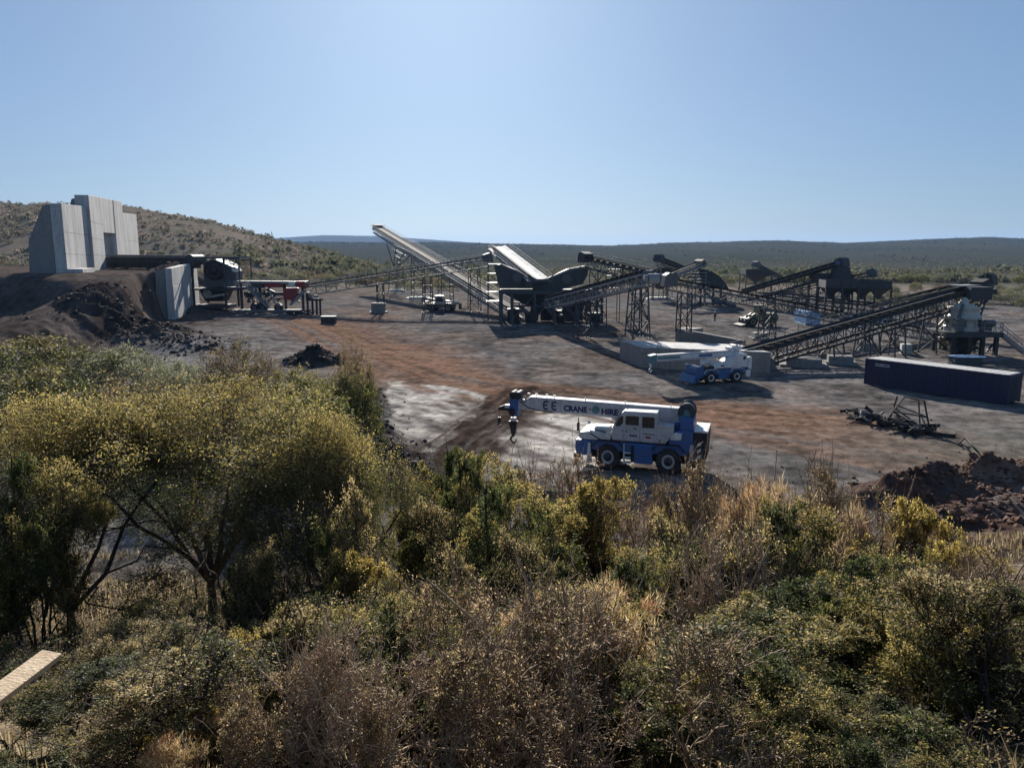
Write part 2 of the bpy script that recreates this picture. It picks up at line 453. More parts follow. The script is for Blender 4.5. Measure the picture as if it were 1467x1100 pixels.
    straw = C(.36, .29, .185); soil = C(.17, .125, .095)
    bc = soil + (straw - soil) * np.clip(.5 + 1.1 * fbm(x * .8, y * .8, 141, 4), 0, 1)[..., None]
    col = col + (bc - col) * bank[..., None]
    # bushland beyond the pad
    veg = sstep(200, 250, y + 18 * n1[..., 0] + 40 * sstep(-60, -130, x))
    v1 = C(.32, .28, .22); v2 = C(.42, .335, .285); v3 = C(.24, .235, .185)
    nv = fbm(x / 34., y / 60., 151, 5)[..., None]; nw = fbm(x / 9., y / 18., 155, 4)[..., None]
    vc = v1 + (v2 - v1) * np.clip(.4 + 1.1 * nv, 0, 1)
    vc = vc + (v3 - vc) * np.clip(.25 + 1.4 * nw, 0, 1)
    nf = fbm(x / 160., y / 420., 157, 5)[..., None]
    farm = sstep(420, 1000, y)[..., None]
    plain = (sstep(-80, 20, x + .12 * y) * sstep(240, 300, y))[..., None]
    vc = vc + ((v3 + (v1 - v3) * np.clip(.5 + 1.3 * nf, 0, 1)) - vc) * farm
    vc = vc * (1 - C(.68, .63, .66) * farm) * (1 - C(.46, .40, .42) * plain * (1 - farm))
    col = col + (vc - col) * veg[..., None]
    fine = (fbm(x * 2.4, y * 1.6, 161, 3) + .7 * fbm(x * .5 + y * .1, y * 1.5, 163, 3))[..., None] * (1 - sstep(120, 260, y))[..., None]
    return np.clip(col * .54 * np.clip(1 + .6 * fine, .4, 1.8), .004, .9)

def terrain_material(name, grain):
    m, nt, out = new_mat(name)
    p = N(nt, 'ShaderNodeBsdfPrincipled'); p.inputs['Roughness'].default_value = 1.0; p.inputs['Specular IOR Level'].default_value = 0.0
    at_ = N(nt, 'ShaderNodeAttribute', attribute_name='Col')
    tc = N(nt, 'ShaderNodeTexCoord')
    n1 = N(nt, 'ShaderNodeTexNoise'); n1.inputs['Scale'].default_value = grain; n1.inputs['Detail'].default_value = 9; n1.inputs['Roughness'].default_value = .75
    n2 = N(nt, 'ShaderNodeTexNoise'); n2.inputs['Scale'].default_value = grain * 9; n2.inputs['Detail'].default_value = 3
    nt.links.new(tc.outputs['Object'], n1.inputs['Vector']); nt.links.new(tc.outputs['Object'], n2.inputs['Vector'])
    ad = N(nt, 'ShaderNodeMath', operation='ADD'); nt.links.new(n1.outputs['Fac'], ad.inputs[0]); nt.links.new(n2.outputs['Fac'], ad.inputs[1])
    mr = N(nt, 'ShaderNodeMapRange'); mr.inputs['From Min'].default_value = .65; mr.inputs['From Max'].default_value = 1.35; mr.inputs['To Min'].default_value = .55; mr.inputs['To Max'].default_value = 1.45
    nt.links.new(ad.outputs[0], mr.inputs['Value'])
    hv = N(nt, 'ShaderNodeHueSaturation'); nt.links.new(mr.outputs[0], hv.inputs['Value']); nt.links.new(at_.outputs['Color'], hv.inputs['Color'])
    b = N(nt, 'ShaderNodeBump'); b.inputs['Strength'].default_value = .55; b.inputs['Distance'].default_value = .25 / grain
    nt.links.new(ad.outputs[0], b.inputs['Height']); nt.links.new(b.outputs[0], p.inputs['Normal'])
    nt.links.new(hv.outputs[0], p.inputs['Base Color']); nt.links.new(p.outputs[0], out.inputs['Surface'])
    return m

def grid_mesh(name, ys, bs, mat, colf):
    Yg, B = np.meshgrid(ys, bs, indexing='ij')
    Xg = B * (Yg + 40.0)
    Z = height(Xg, Yg)
    nr, nc = Yg.shape
    co = np.stack([Xg, Yg, Z], -1).reshape(-1, 3)
    i = np.arange(nr - 1)[:, None] * nc + np.arange(nc - 1)[None, :]
    quads = np.stack([i, i + 1, i + nc + 1, i + nc], -1).reshape(-1, 4)
    o = fast_mesh(name, co, quads, mat, colf(Xg, Yg, Z).reshape(-1, 3), smooth=True)
    o['kind'] = 'structure'
    return o
def fast_mesh(name, co, quads, mat, col=None, smooth=False, parent=None):
    me = bpy.data.meshes.new(name)
    nv, nf, k = len(co), len(quads), quads.shape[1]
    me.vertices.add(nv); me.vertices.foreach_set('co', np.asarray(co, np.float32).ravel())
    me.loops.add(nf * k); me.loops.foreach_set('vertex_index', quads.astype(np.int32).ravel())
    me.polygons.add(nf); me.polygons.foreach_set('loop_start', np.arange(0, nf * k, k, dtype=np.int32))
    me.polygons.foreach_set('loop_total', np.full(nf, k, np.int32))
    me.polygons.foreach_set('use_smooth', np.full(nf, smooth))
    if col is not None:
        a = me.attributes.new('Col', 'FLOAT_COLOR', 'POINT')
        a.data.foreach_set('color', np.concatenate([col, np.ones((nv, 1))], 1).astype(np.float32).ravel())
    me.update(calc_edges=True)
    me.materials.append(mat)
    o = bpy.data.objects.new(name, me)
    COL.objects.link(o)
    if parent is not None: o.parent = parent
    return o

ys = [-14.0]
while ys[-1] < 330: ys.append(ys[-1] + max(.13, .0042 * (ys[-1] + 18)))
ys = np.array(ys); ysplit = ys[-1]
bs = np.linspace(-.86, .86, 860)
M['ground'] = terrain_material('gravel_and_earth', 1.6)
M['hills'] = terrain_material('hillside_scrub_soil', .12)
grid_mesh('ground', ys, bs, M['ground'], ground_color)
yh = [ysplit]
while yh[-1] < 9800: yh.append(yh[-1] * 1.016)
grid_mesh('hills', np.array(yh), bs, M['hills'], ground_color)

# ------------------------------------------------------------------ haze
hz = mb().box((0, 5200, 64), (24000, 12000, 164))
hm, nt, out = new_mat('hazy_air')
pv = N(nt, 'ShaderNodeVolumePrincipled'); pv.inputs['Color'].default_value = (.38, .60, 1.0, 1); pv.inputs['Density'].default_value = .000055; pv.inputs['Anisotropy'].default_value = .1
nt.links.new(pv.outputs[0], out.inputs['Volume'])
hz = hz.build('haze', hm); hz['kind'] = 'stuff'
# ------------------------------------------------------------------ conveyors and crushing plant
Z3 = np.array([0, 0, 1.0])
def zg(x, y): return float(height(np.array([x]), np.array([y]), True)[0])
def lattice_tower(m, c, ztop, zbot, wt, lt, wb, lb, ax, t=.12, step=1.9, brace=True):
    """four battered legs with horizontals and cross braces; ax = unit horizontal direction of the length"""
    ax = np.array([ax[0], ax[1], 0.0]); ay = np.array([-ax[1], ax[0], 0.0]); c = np.array([c[0], c[1], 0.0])
    def P(i, z):
        k = (z - zbot) / (ztop - zbot)
        w = wb + (wt - wb) * k; l = lb + (lt - lb) * k
        sx, sy = ((-1, -1), (1, -1), (1, 1), (-1, 1))[i % 4]
        return c + ax * sx * l / 2 + ay * sy * w / 2 + Z3 * z
    for i in range(4): m.bar(P(i, zbot), P(i, ztop), t)
    n = max(1, round((ztop - zbot) / step)); zs = np.linspace(zbot, ztop, n + 1)
    for k in range(n):
        for i in range(4):
            m.bar(P(i, zs[k + 1]), P(i + 1, zs[k + 1]), t * .7)
            if brace:
                if (k + i) % 2: m.bar(P(i, zs[k]), P(i + 1, zs[k + 1]), t * .55)
                else: m.bar(P(i + 1, zs[k]), P(i, zs[k + 1]), t * .55)
    for i in range(4): m.box(P(i, zbot + .03), (t * 3, t * 3, .05))
    return m

def conveyor(label, A, B, w=1.2, depth=1.1, bay=1.6, walk=(1,), steel='galv', trestles=(), group='inclined belt conveyors of the crushing plant',
             hood=True, belt='belt', rail='galv', lit_edge=True, chord=.13):
    A = np.asarray(A, float); B = np.asarray(B, float)
    L = np.linalg.norm(B - A); d = (B - A) / L
    s = unit(np.cross(d, Z3)); u = np.cross(s, d)
    root = thing('conveyor', label, 'conveyor', (A[0], A[1], zg(A[0], A[1])), 0, group)
    tr = mb(); n = max(3, round(L / bay)); h = w / 2 + .12
    for sg in (-1, 1):
        tr.bar(A + s * sg * h, B + s * sg * h, chord, chord * 1.4)
        tr.bar(A + s * sg * h - u * depth, B + s * sg * h - u * depth, chord, chord * 1.4)
        for k in range(n + 1):
            p = A + d * L * k / n + s * sg * h
            tr.bar(p, p - u * depth, .08)
            if k < n:
                q = A + d * L * (k + 1) / n + s * sg * h
                if k % 2: tr.bar(p, q - u * depth, .07)
                else: tr.bar(p - u * depth, q, .07)
    for k in range(n + 1):
        p = A + d * L * k / n
        tr.bar(p - s * h - u * depth, p + s * h - u * depth, .07); tr.bar(p - s * h, p + s * h, .07)
    tr.build('truss', M[steel], root)
    b = mb(); e = u * .38
    b.bar(A + e, B + e, w * .42, .03, up=u)
    for sg in (-1, 1):
        c0 = s * sg * (w * .36) + e + u * .1
        b.bar(A + c0, B + c0, w * .34, .03, up=unit(u - s * sg * .45))
    b.bar(A - u * .12, B - u * .12, w * .8, .025, up=u)
    b.build('belt', M[belt], root)
    ni = max(4, round(L / 1.5)); first = None
    for k in range(ni):
        p = A + d * L * (k + .5) / ni
        if first is None:
            il = mb(); il.bar(p - s * h + u * .12, p + s * h + u * .12, .1, .08)
            for sg in (-1, 1):
                il.bar(p + s * sg * h + u * .05, p + s * sg * h + u * .52, .09, .06)
                il.cyl(p + s * sg * w * .2 + u * .30, p + s * sg * h + u * .43, .06, n=6)
            il.cyl(p - s * w * .2 + u * .30, p + s * w * .2 + u * .30, .06, n=6)
            first = il.build('idler', M['steel_mid'], root); p_first = p
        else:
            c = first.copy(); COL.objects.link(c); c.location = Vector(p - p_first)
    for sg in walk:
        wk = mb(); hr = mb(); c0 = s * sg * (h + .42)
        wk.bar(A + c0, B + c0, .66, .05, up=u)
        wk.bar(A + c0 + s * sg * .33, B + c0 + s * sg * .33, .06, .14, up=u)
        nb = max(3, round(L / 2.0))
        for k in range(nb + 1):
            p = A + d * L * k / nb
            wk.bar(p + s * sg * h - u * .5, p + c0 + s * sg * .3 - u * .05, .06)
            hr.bar(p + c0 + s * sg * .33, p + c0 + s * sg * .33 + Z3 * 1.1, .055)
        for zz in (.58, 1.1):
            hr.bar(A + c0 + s * sg * .33 + Z3 * zz, B + c0 + s * sg * .33 + Z3 * zz, .05)
        wk.build('walkway', M[rail], root); hr.build('handrail', M[rail], root)
    hd = mb(); hd.cyl(B - s * w * .48 + u * .12, B + s * w * .48 + u * .12, .32, n=14); hd.build('head_drum', M['steel_mid'], root)
    td = mb(); td.cyl(A - s * w * .48 + u * .1, A + s * w * .48 + u * .1, .30, n=14); td.build('tail_drum', M['steel_mid'], root)
    if hood:
        hb = mb(); c = B + u * .2
        poly = [c - d * .9 - u * .6, c + d * .75 - u * .9, c + d * .8 + u * .5, c + d * .35 + u * .95, c - d * .9 + u * .75]
        hb.prism([q - s * (h + .06) for q in poly], s * (2 * h + .12)); hb.build('head_chute', M[steel], root)
        mo = mb(); mo.cyl(B + s * (h + .1) + u * .25, B + s * (h + .75) + u * .25, .24, n=10); mo.box(B + s * (h + .32) + u * .0, (.5, .5, .35)); mo.build('drive_motor', M['blue'] if w > 1.9 else M['steel_mid'], root)
    dh = unit(np.array([d[0], d[1], 0]))
    for T in trestles:
        t, zb, wb = T[0], T[1], T[2]; lt = T[3] if len(T) > 3 else .9
        p = A + d * L * t
        zt = p[2] - depth - .02
        zb_ = zg(p[0], p[1]) if zb is None else zb
        lattice_tower(mb(), p, zt, zb_, 2 * h, lt, wb, lt * (T[4] if len(T) > 4 else 1.3), dh, t=.15).build('trestle', M['steel_dark'], root)
    return root

def footing(label, c, size, rz=0., zbase=None, steps=True, mat='concrete_grey', group='concrete footings under the plant'):
    zb = zg(c[0], c[1]) if zbase is None else zbase
    root = thing('concrete_footing', label, 'footing', (c[0], c[1], zb), 0, group)
    m = mb(); m.box((c[0], c[1], zb + size[2] / 2 - .1), (size[0], size[1], size[2] + .2), rz); m.build('plinth', M[mat], root, bevel=.04)
    if steps:
        m = mb(); m.box((c[0], c[1], zb + .12), (size[0] * 1.35, size[1] * 1.35, .3), rz); m.build('base_slab', M[mat], root, bevel=.03)
    return root

def hopper_bin(label, c, w, l, ztop, zmid, zbot, nh, ax, zb, steel='steel_dark', cat='bin', cname='storage_bin', group='ore bins of the crushing plant', leg=.28):
    """box bin with nh pyramid hoppers in a row along ax, on legs"""
    ax = np.array([ax[0], ax[1], 0.0]); ay = np.array([-ax[1], ax[0], 0.0]); c0 = np.array([c[0], c[1], 0.0])
    root = thing(cname, label, cat, (c[0], c[1], zb), 0, group)
    b = mb()
    def Q(x, y, z): return c0 + ax * x + ay * y + Z3 * z
    th = .12
    for sg in (-1, 1):
        b.bar(Q(-l / 2, sg * w / 2, (ztop + zmid) / 2), Q(l / 2, sg * w / 2, (ztop + zmid) / 2), th, ztop - zmid)
        b.bar(Q(sg * l / 2, -w / 2 + .07, (ztop + zmid) / 2), Q(sg * l / 2, w / 2 - .07, (ztop + zmid) / 2), th, ztop - zmid)
        b.bar(Q(-l / 2 - .1, sg * (w / 2 + .1), ztop - .05), Q(l / 2 + .1, sg * (w / 2 + .1), ztop - .05), .12, .12)
        for k in range(int(l / 1.4) + 1):
            x = -l / 2 + l * k / max(1, int(l / 1.4)); b.bar(Q(x, sg * (w / 2 + .11), zmid), Q(x, sg * (w / 2 + .11), ztop - .12), .1)
    b.build('bin_body', M[steel], root)
    pl = l / nh
    for k in range(nh):
        x0 = -l / 2 + pl * k; x1 = x0 + pl; xm = (x0 + x1) / 2
        hp = mb(); hp.hull8([Q(xm - .45, -.45, zbot), Q(xm + .45, -.45, zbot), Q(xm + .45, .45, zbot), Q(xm - .45, .45, zbot)],
                            [Q(x0 + .02, -w / 2, zmid), Q(x1 - .02, -w / 2, zmid), Q(x1 - .02, w / 2, zmid), Q(x0 + .02, w / 2, zmid)])
        hp.box(Q(xm, 0, zbot - .3), (.8, .8, .6), math.atan2(ax[1], ax[0]))
        hp.build('hopper', M[steel], root)
    for k in range(nh + 1):
        for sg in (-1, 1):
            x = -l / 2 + pl * k; lg = mb(); lg.bar(Q(x, sg * (w / 2 + .16), zb - .1), Q(x, sg * (w / 2 + .16), zmid + .3), leg); lg.build('leg', M[steel], root)
    gd = mb()
    for sg in (-1, 1): gd.bar(Q(-l / 2, sg * (w / 2 + .16), zb + (zmid - zb) * .45), Q(l / 2, sg * (w / 2 + .16), zb + (zmid - zb) * .45), .14)
    gd.build('brace', M[steel], root)
    return root

def handrail_mesh(m, pts, hgt=1.1, step=1.5, t=.05):
    for p, q in zip(pts[:-1], pts[1:]):
        p = np.asarray(p, float); q = np.asarray(q, float); n = max(1, round(np.linalg.norm(q - p) / step))
        for k in range(n + 1):
            a = p + (q - p) * k / n; m.bar(a, a + Z3 * hgt, t)
        for zz in (hgt * .5, hgt): m.bar(p + Z3 * zz, q + Z3 * zz, t * .9)
    return m

# --- long conveyor from the primary crusher to the screens
conveyor('long grey belt conveyor running from the red primary crusher to the central screens', at(437, 412, 148), at(699, 371, 158), 1.5, 1.5, 1.9, (-1, 1), 'steel_mid',
         trestles=[(.395, 2.0, 1.9, 1.2, 1.0), (.655, None, 2.2, 1.4, 1.2), (.92, None, 2.4, 1.8, 1.2)])
p = at(541, 400, 0 + 152.0); footing('squat dark footing with pale top carrying two posts of the long conveyor', (p[0], p[1]), (2.5, 1.9, 1.9))
# --- stockpile conveyor
conveyor('steep pale stockpile conveyor, its head the highest point against the sky', at(741, 447, 139), at(541, 327, 235), 2.3, 1.3, 2.0, (-1, 1), 'galv',
         trestles=[(.39, None, 2.9, 2.2, 1.2), (.6, None, 3.0, 2.2, 1.2)], belt='belt', chord=.26)
# flared support of the stockpile conveyor head
hb = [o for o in bpy.data.objects if o.name.startswith('conveyor')][-1]
fl = mb(); a0 = at(560, 349, 229); a1 = at(587, 361, 215); nk = at(567.5, 382, 222); ft = gnd(568, 419, zg(-37, 222))
for off in (-1.3, 1.3):
    o_ = np.array([.8, .55, 0]) * off
    for q in (a0 + (0, 0, -.3), a1, (a0 + a1) / 2): fl.bar(nk + o_ * .6, q + o_, .22)
    for s2 in (-1.2, 1.2):
        fl.bar(np.array([nk[0] + s2, nk[1], 0]) + o_ * .9 + (0, 0, zg(-37, 222)), nk + (s2 * .8, 0, 0) + o_ * .6, .24)
for zz in np.linspace(0, 1, 5): 
    q = nk + (a0 - nk) * zz; q2 = nk + (a1 - nk) * zz; fl.bar(q, q2, .13)
    if zz < 1: fl.bar(q, nk + (a1 - nk) * (zz + .25), .1)
for zz in np.linspace(1, nk[2], 6): fl.bar((nk[0] - 1.2, nk[1], zz), (nk[0] + 1.2, nk[1], zz), .13); fl.bar((nk[0] - 1.2, nk[1], zz), (nk[0] + 1.2, nk[1], min(nk[2], zz + 2)), .1)
fl.build('flared_support', M['steel_mid'], hb)
footing('far low footing under the flared tower of the steep stockpile conveyor', (nk[0], nk[1]), (3.6, 2.2, .5), mat='concrete')
q = at(606, 420, 196); footing('low pale footing between the steep stockpile conveyor and the telehandler', (-23.2, 196.5), (4.4, 3.6, .5), mat='concrete')
# --- central screening station
SX, SY = 4.6, 137.0
st = thing('screening_station', 'tall grey green screening station with two tilted screens, in the middle of the plant', 'screening plant', (SX, SY, 0))
def SP(px, py, dy=0.0): return at(px, py, SY + dy)
def body(name, pts, dy0, dy1, mat='steel_green'):
    a = [SP(x, y, dy0) for x, y in pts]
    m = mb(); m.prism(a, (0, dy1 - dy0, 0)); return m.build(name, M[mat], st, bevel=.03)
lb = body('screen_box', [(707, 379), (717, 379), (740, 387), (767, 402), (770, 413), (716, 413)], -4.0, 3.5)
mm = mb()
for k in range(7):
    x = 713 + k * 8.6; mm.bar(SP(x, 381 + max(0, (x - 717)) * .46, -4.08), SP(x, 413, -4.08), .14, .1)
mm.build('rib', M['steel_green'], lb)
rb_ = body('screen_box', [(778, 403), (795, 397), (815, 387), (844, 381.5), (842, 394), (835, 407), (800, 416), (778, 416)], -5.0, 2.0)
mm = mb()
for k in range(7): x = 784 + k * 8.5; mm.bar(SP(x, 399 - (x - 790) * .3, -5.08), SP(x, 412 - max(0, x - 815) * .25, -5.08), .14, .1)
mm.build('rib', M['steel_green'], rb_)
# rounded cover sheets on the screens (circular exciter guards)
for (x, y, r, dy, par) in ((741, 398, .75, -4.15, lb), (812, 400, .8, -5.15, rb_), (757, 406, .6, -4.15, lb)):
    c = SP(x, y, dy); mm = mb(); mm.cyl(c, c - (0, .35, 0), r, n=18); mm.build('exciter_guard', M['steel_mid'], par)
# pale rims stand in for sunlit edges, black wire decks darken the lit tops
for dy in (-3.9, 3.4): mm = mb(); mm.bar(SP(717, 378.2, dy), SP(768, 401, dy), .25, .16); mm.build('top_flange', M['galv'], lb)
mm = mb(); mm.prism([SP(717, 379.4, -3.7), SP(767, 401.4, -3.7), SP(767, 401.4, 3.2), SP(717, 379.4, 3.2)], Z3 * .2); mm.build('screen_deck', M['black'], lb)
for pq in (((779, 402), (815, 386.5)), ((815, 386.3), (844, 381))):
    mm = mb(); mm.bar(SP(*pq[0], -4.9), SP(*pq[1], -4.9), .3, .16); mm.build('top_flange', M['galv'], rb_)
    mm = mb(); mm.prism([SP(pq[0][0], pq[0][1] + .2, -4.7), SP(pq[1][0], pq[1][1] + .2, -4.7), SP(pq[1][0], pq[1][1] + .2, 1.9), SP(pq[0][0], pq[0][1] + .2, 1.9)], Z3 * .2); mm.build('screen_deck', M['black'], rb_)
body('middle_box', [(764, 405), (782, 405), (782, 416), (764, 416)], -4.4, 2.6)
# deck, hoppers, legs
zdk = SP(740, 415)[2]
dk = mb(); dk.box((SX + 2.0, SY - 1.0, zdk - .1), (17.4, 8.0, .2)); dk.box((SX + 2.0, SY - 5.1, zdk - .2), (17.6, .15, .6)); dk.build('deck', M['steel_green'], st)
hr = mb(); handrail_mesh(hr, [(SX - 6.6, SY - 5.1, zdk), (SX + 10.6, SY - 5.1, zdk)]); hr.build('handrail', M['steel_green'], st)
for (xa, xb, zt, zl, xc) in ((-6.4, 3.0, zdk - .2, 2.6, -.6), (3.05, 10.6, zdk - .2, 2.4, 5.0)):
    xm = xc + .5; hp = mb()
    hp.hull8([(SX + xm - 1.6, SY - 2.6, zl), (SX + xm + 1.6, SY - 2.6, zl), (SX + xm + 1.6, SY + .5, zl), (SX + xm - 1.6, SY + .5, zl)],
             [(SX + xa, SY - 4.7, zt), (SX + xb, SY - 4.7, zt), (SX + xb, SY + 2.4, zt), (SX + xa, SY + 2.4, zt)])
    hp.box((SX + xm, SY - .9, zl - .6), (2.6, 2.6, 1.2)); hp.build('hopper', M['steel_green'], st)
for k, (x, z0, z1, wd) in enumerate(((-4.4, .2, 2.2, 2.0), (-1.6, .1, 1.8, 1.6), (1.2, .2, 2.4, 1.8), (3.6, .1, 2.0, 1.5), (6.6, .2, 2.6, 1.9), (9.6, .1, 1.6, 1.6))):
    mm = mb(); mm.box((SX + x, SY - 1.4 - (k % 2), (z0 + z1) / 2), (wd, 1.8, z1 - z0)); mm.bar((SX + x - 1, SY - 2.6, z1 - .2), (SX + x + 1.4, SY - 2.4, z0 + .3), .5, .25); mm.cyl((SX + x, SY - 2.5, z0 + .8), (SX + x, SY - 1.9 - (k % 2), z0 + .8), .5, n=12); mm.build('pump_unit', M['black'], st)
for k, x in enumerate((-6.5, -4.6, -.8, 2.4, 6.2, 8.4, 10.4)):
    for y in (-5.2, 2.8):
        lg = mb(); lg.bar((SX + x, SY + y, -.2), (SX + x, SY + y, zdk - .2), .55 if k < 2 else .42); lg.build('leg', M['steel_green'], st)
for y in (-5.2, 2.8):
    br = mb()
    for xa, xb in ((-4.6, -.8), (-.8, 2.4), (2.4, 6.2), (6.2, 8.4), (8.4, 10.4)):
        br.bar((SX + xa, SY + y, .6), (SX + xb, SY + y, zdk - .6), .2); br.bar((SX + xa, SY + y, 2.9), (SX + xb, SY + y, 2.9), .25)
    br.build('brace', M['steel_green'], st)
fr = mb()
for k in range(5):                                   # stacked access platforms on the left end
    z = zdk - .3 + k * 1.55 - 1.5; fr.box((SX - 7.9, SY - 2.5, z), (2.2 - .15 * k, 3.4, .1))
for y in (-4.4, -.6): fr.bar((SX - 8.7, SY + y, 0), (SX - 8.6, SY + y, zdk + 4.6), .14)
handrail_mesh(fr, [(SX - 8.9, SY - 4.5, zdk + 4.2), (SX - 6.6, SY - 4.5, zdk + 4.2)], .9, 1.2); fr.build('access_platform', M['steel_mid'], st)
fr = mb()
for k in range(4): fr.box((SX + 12.6, SY - 3.0, zdk + .4 + k * 1.05), (2.4, 3.0, .1))
for y in (-4.7, -1.3): fr.bar((SX + 13.4, SY + y, 0), (SX + 13.4, SY + y, zdk + 4.4), .14)
fr.build('access_platform', M['steel_mid'], st)
for (xa, za, xb, zb_) in ((-3.5, 3.0, -1.0, .9), (.5, 3.4, 2.6, 1.0), (4.5, 2.8, 6.4, .8), (7.5, 3.5, 9, 1)):
    ch = mb(); ch.bar((SX + xa, SY - 4.2, za), (SX + xb, SY - 4.2, zb_), .9, .5); ch.build('chute', M['steel_mid'], st)
bx = mb(); bx.box((SX - 1.0, SY - 5.0, 1.2), (1.6, 1.2, 1.3)); bx.cyl((SX - 1.0, SY - 5.6, 1.2), (SX - 1, SY - 6.1, 1.2), .7, n=16); bx.build('drive_unit', M['black'], st)
bx = mb(); bx.box((SX + 5, SY - 5.2, .9), (1.4, 1.2, 1.1)); bx.cyl((SX + 4.3, SY - 5.2, 1.1), (SX + 3.4, SY - 5.2, 1.1), .45); bx.build('drive_unit', M['black'], st)
# steep feed conveyor onto the left screen
conveyor('short steep bright belt dropping onto the left screen of the tall screening station', at(774, 403, 131), at(714, 356, 152), 2.5, .9, 1.6, (-1, 1), 'steel_mid', belt='sunlit_pale', hood=False)  # belt coloured pale in place of sunlight on it
# --- right hand feed conveyor with head box
conveyor('dark belt conveyor rising leftwards to a boxy head above the right screen', at(930, 392, 117), at(838, 371, 129), 1.4, 1.3, 1.7, (1,), 'steel_dark',
         trestles=[(.12, None, 1.8, 1.6, 1.1), (.78, None, 2.2, 2.0, 1.1)])
# --- conveyor on the lattice tower
conveyor('pale railed conveyor rising from the screening station to the tall lattice tower', at(787, 430, 125), at(929, 393, 89), 1.3, 1.25, 1.45, (-1,), 'galv', hood=False,
         trestles=[(.42, None, 1.9, 1.6, 1.1), (.93, 2.15, 2.1, 1.9, 1.25)])
# --- transfer bin at the lattice tower
c = at(946, 396, 190); zb = zg(c[0], c[1])
tb = thing('transfer_bin', 'round dark steel bin on thin legs far behind the tall lattice tower', 'bin', (c[0], c[1], zb))
m = mb(); r = 2.5; m.lathe((c[0], c[1], c[2]), (0, 0, 1), [(.8, -3.0), (r, -1.4), (r, 1.75), (r + .12, 1.75), (r + .12, 2.0), (r - .15, 2.0), (r - .15, .8), (0, .8)], 28); m.build('bin_shell', M['steel_dark'], tb)
m = mb(); m.prism([(c[0] - .9, c[1] - r - .05, c[2] + .75), (c[0] + 1.3, c[1] - r - .05, c[2] + .75), (c[0] + 1.3, c[1] - r - .5, c[2] + .35), (c[0] - .9, c[1] - r - .5, c[2] + .35)], (0, .05, .06)); m.build('sheet', M['white'], tb)
for a in range(4):
    t = a * math.pi / 2 + .7; m = mb(); m.bar((c[0] + r * .96 * math.cos(t), c[1] + r * .96 * math.sin(t), zb - .1), (c[0] + r * .96 * math.cos(t), c[1] + r * .96 * math.sin(t), c[2] - .9), .22); m.build('leg', M['steel_dark'], tb)
c2 = at(925, 399, 88.5)
m = mb(); m.cyl((c2[0] + .1, c2[1] - .9, c2[2]), (c2[0] + 1.3, c2[1] - .7, c2[2]), .55, n=20); m.cyl((c2[0] - .35, c2[1] - .85, c2[2] + .05), (c2[0] + .1, c2[1] - .85, c2[2] + .05), .38, n=16); m.build('round_gearbox', M['galv'], [o for o in bpy.data.objects if o.name.startswith('conveyor')][-1])
# --- conveyor from the bin down to the cone crusher
conveyor('long low conveyor sloping down from the lattice tower head to the cone crusher', at(1362, 484, 106), at(958, 404, 101), 1.25, 1.0, 1.5, (1,), 'steel_mid',
         trestles=[(.66, .95, 1.8, 1.5, 1.1), (.945, 1.75, 1.7, 1.4, 1.05), (.33, None, 1.8, 1.4, 1.1)], rail='steel_mid')
p = gnd(1089, 486); footing('brown block footing under the double posts, beside the khaki loader', (p[0], p[1]), (2.0, 1.7, .95))
# --- concrete block and ramp wall under the towers
P1 = gnd(885, 514); P2 = gnd(918, 527); P3 = gnd(1004, 531)
e1 = unit(P3 - P2); e2 = unit(P1 - P2)
blk = thing('concrete_block', 'big low concrete block under the lattice tower, behind the far crane', 'concrete block', tuple(P2))
m = mb(); zt = 2.15; L1, L2 = 13.0, 6.5
base = [P2 - Z3 * .2, P2 + e1 * L1 - Z3 * .2, P2 + e1 * L1 + e2 * L2 - Z3 * .2, P2 + e2 * L2 - Z3 * .2]
m.prism(base, Z3 * (zt + .2)); m.build('block_body', M['concrete_grey'], blk, bevel=.05)
m = mb(); q = [b + Z3 * (zt + .204) for b in base]; cen = sum(q) / 4
m.prism([cen + (b - cen) * .985 for b in q], Z3 * .05); m.build('sunlit_top', M['concrete'], blk)  # paler slab stands in for sunlight on the block's top
m = mb()
for k in range(3):
    a = P2 + e1 * (3.0 + 3.2 * k); m.bar(a + Z3 * .05 - e2 * .004, a + Z3 * (zt - .05) - e2 * .004, .03, .02)
m.build('joint', M['steel_dark'], blk)
W1 = gnd(967, 488); W2 = gnd(1061, 498)
wl = thing('ramp_wall', 'long sloping concrete wall under the slim tower, behind the far crane boom', 'wall', tuple(W1))
ev = unit(W2 - W1); nv = np.array([-ev[1], ev[0], 0])
m = mb(); m.prism([W1 - Z3 * .2, W2 - Z3 * .2 + ev * .4, W2 + ev * .4 + Z3 * .9, W1 + Z3 * 1.72], nv * .55); m.build('wall_panel', M['concrete_grey'], wl, bevel=.03)
m = mb(); m.prism([W1 + nv * .56 - Z3 * .2 - ev * .2, W1 + nv * .56 + ev * 2.3 - Z3 * .2, W1 + nv * .56 + ev * 2.3 + Z3 * 1.68, W1 + nv * .56 - ev * .2 + Z3 * 1.68], nv * 2.6); m.build('plinth', M['concrete_grey'], wl, bevel=.03)
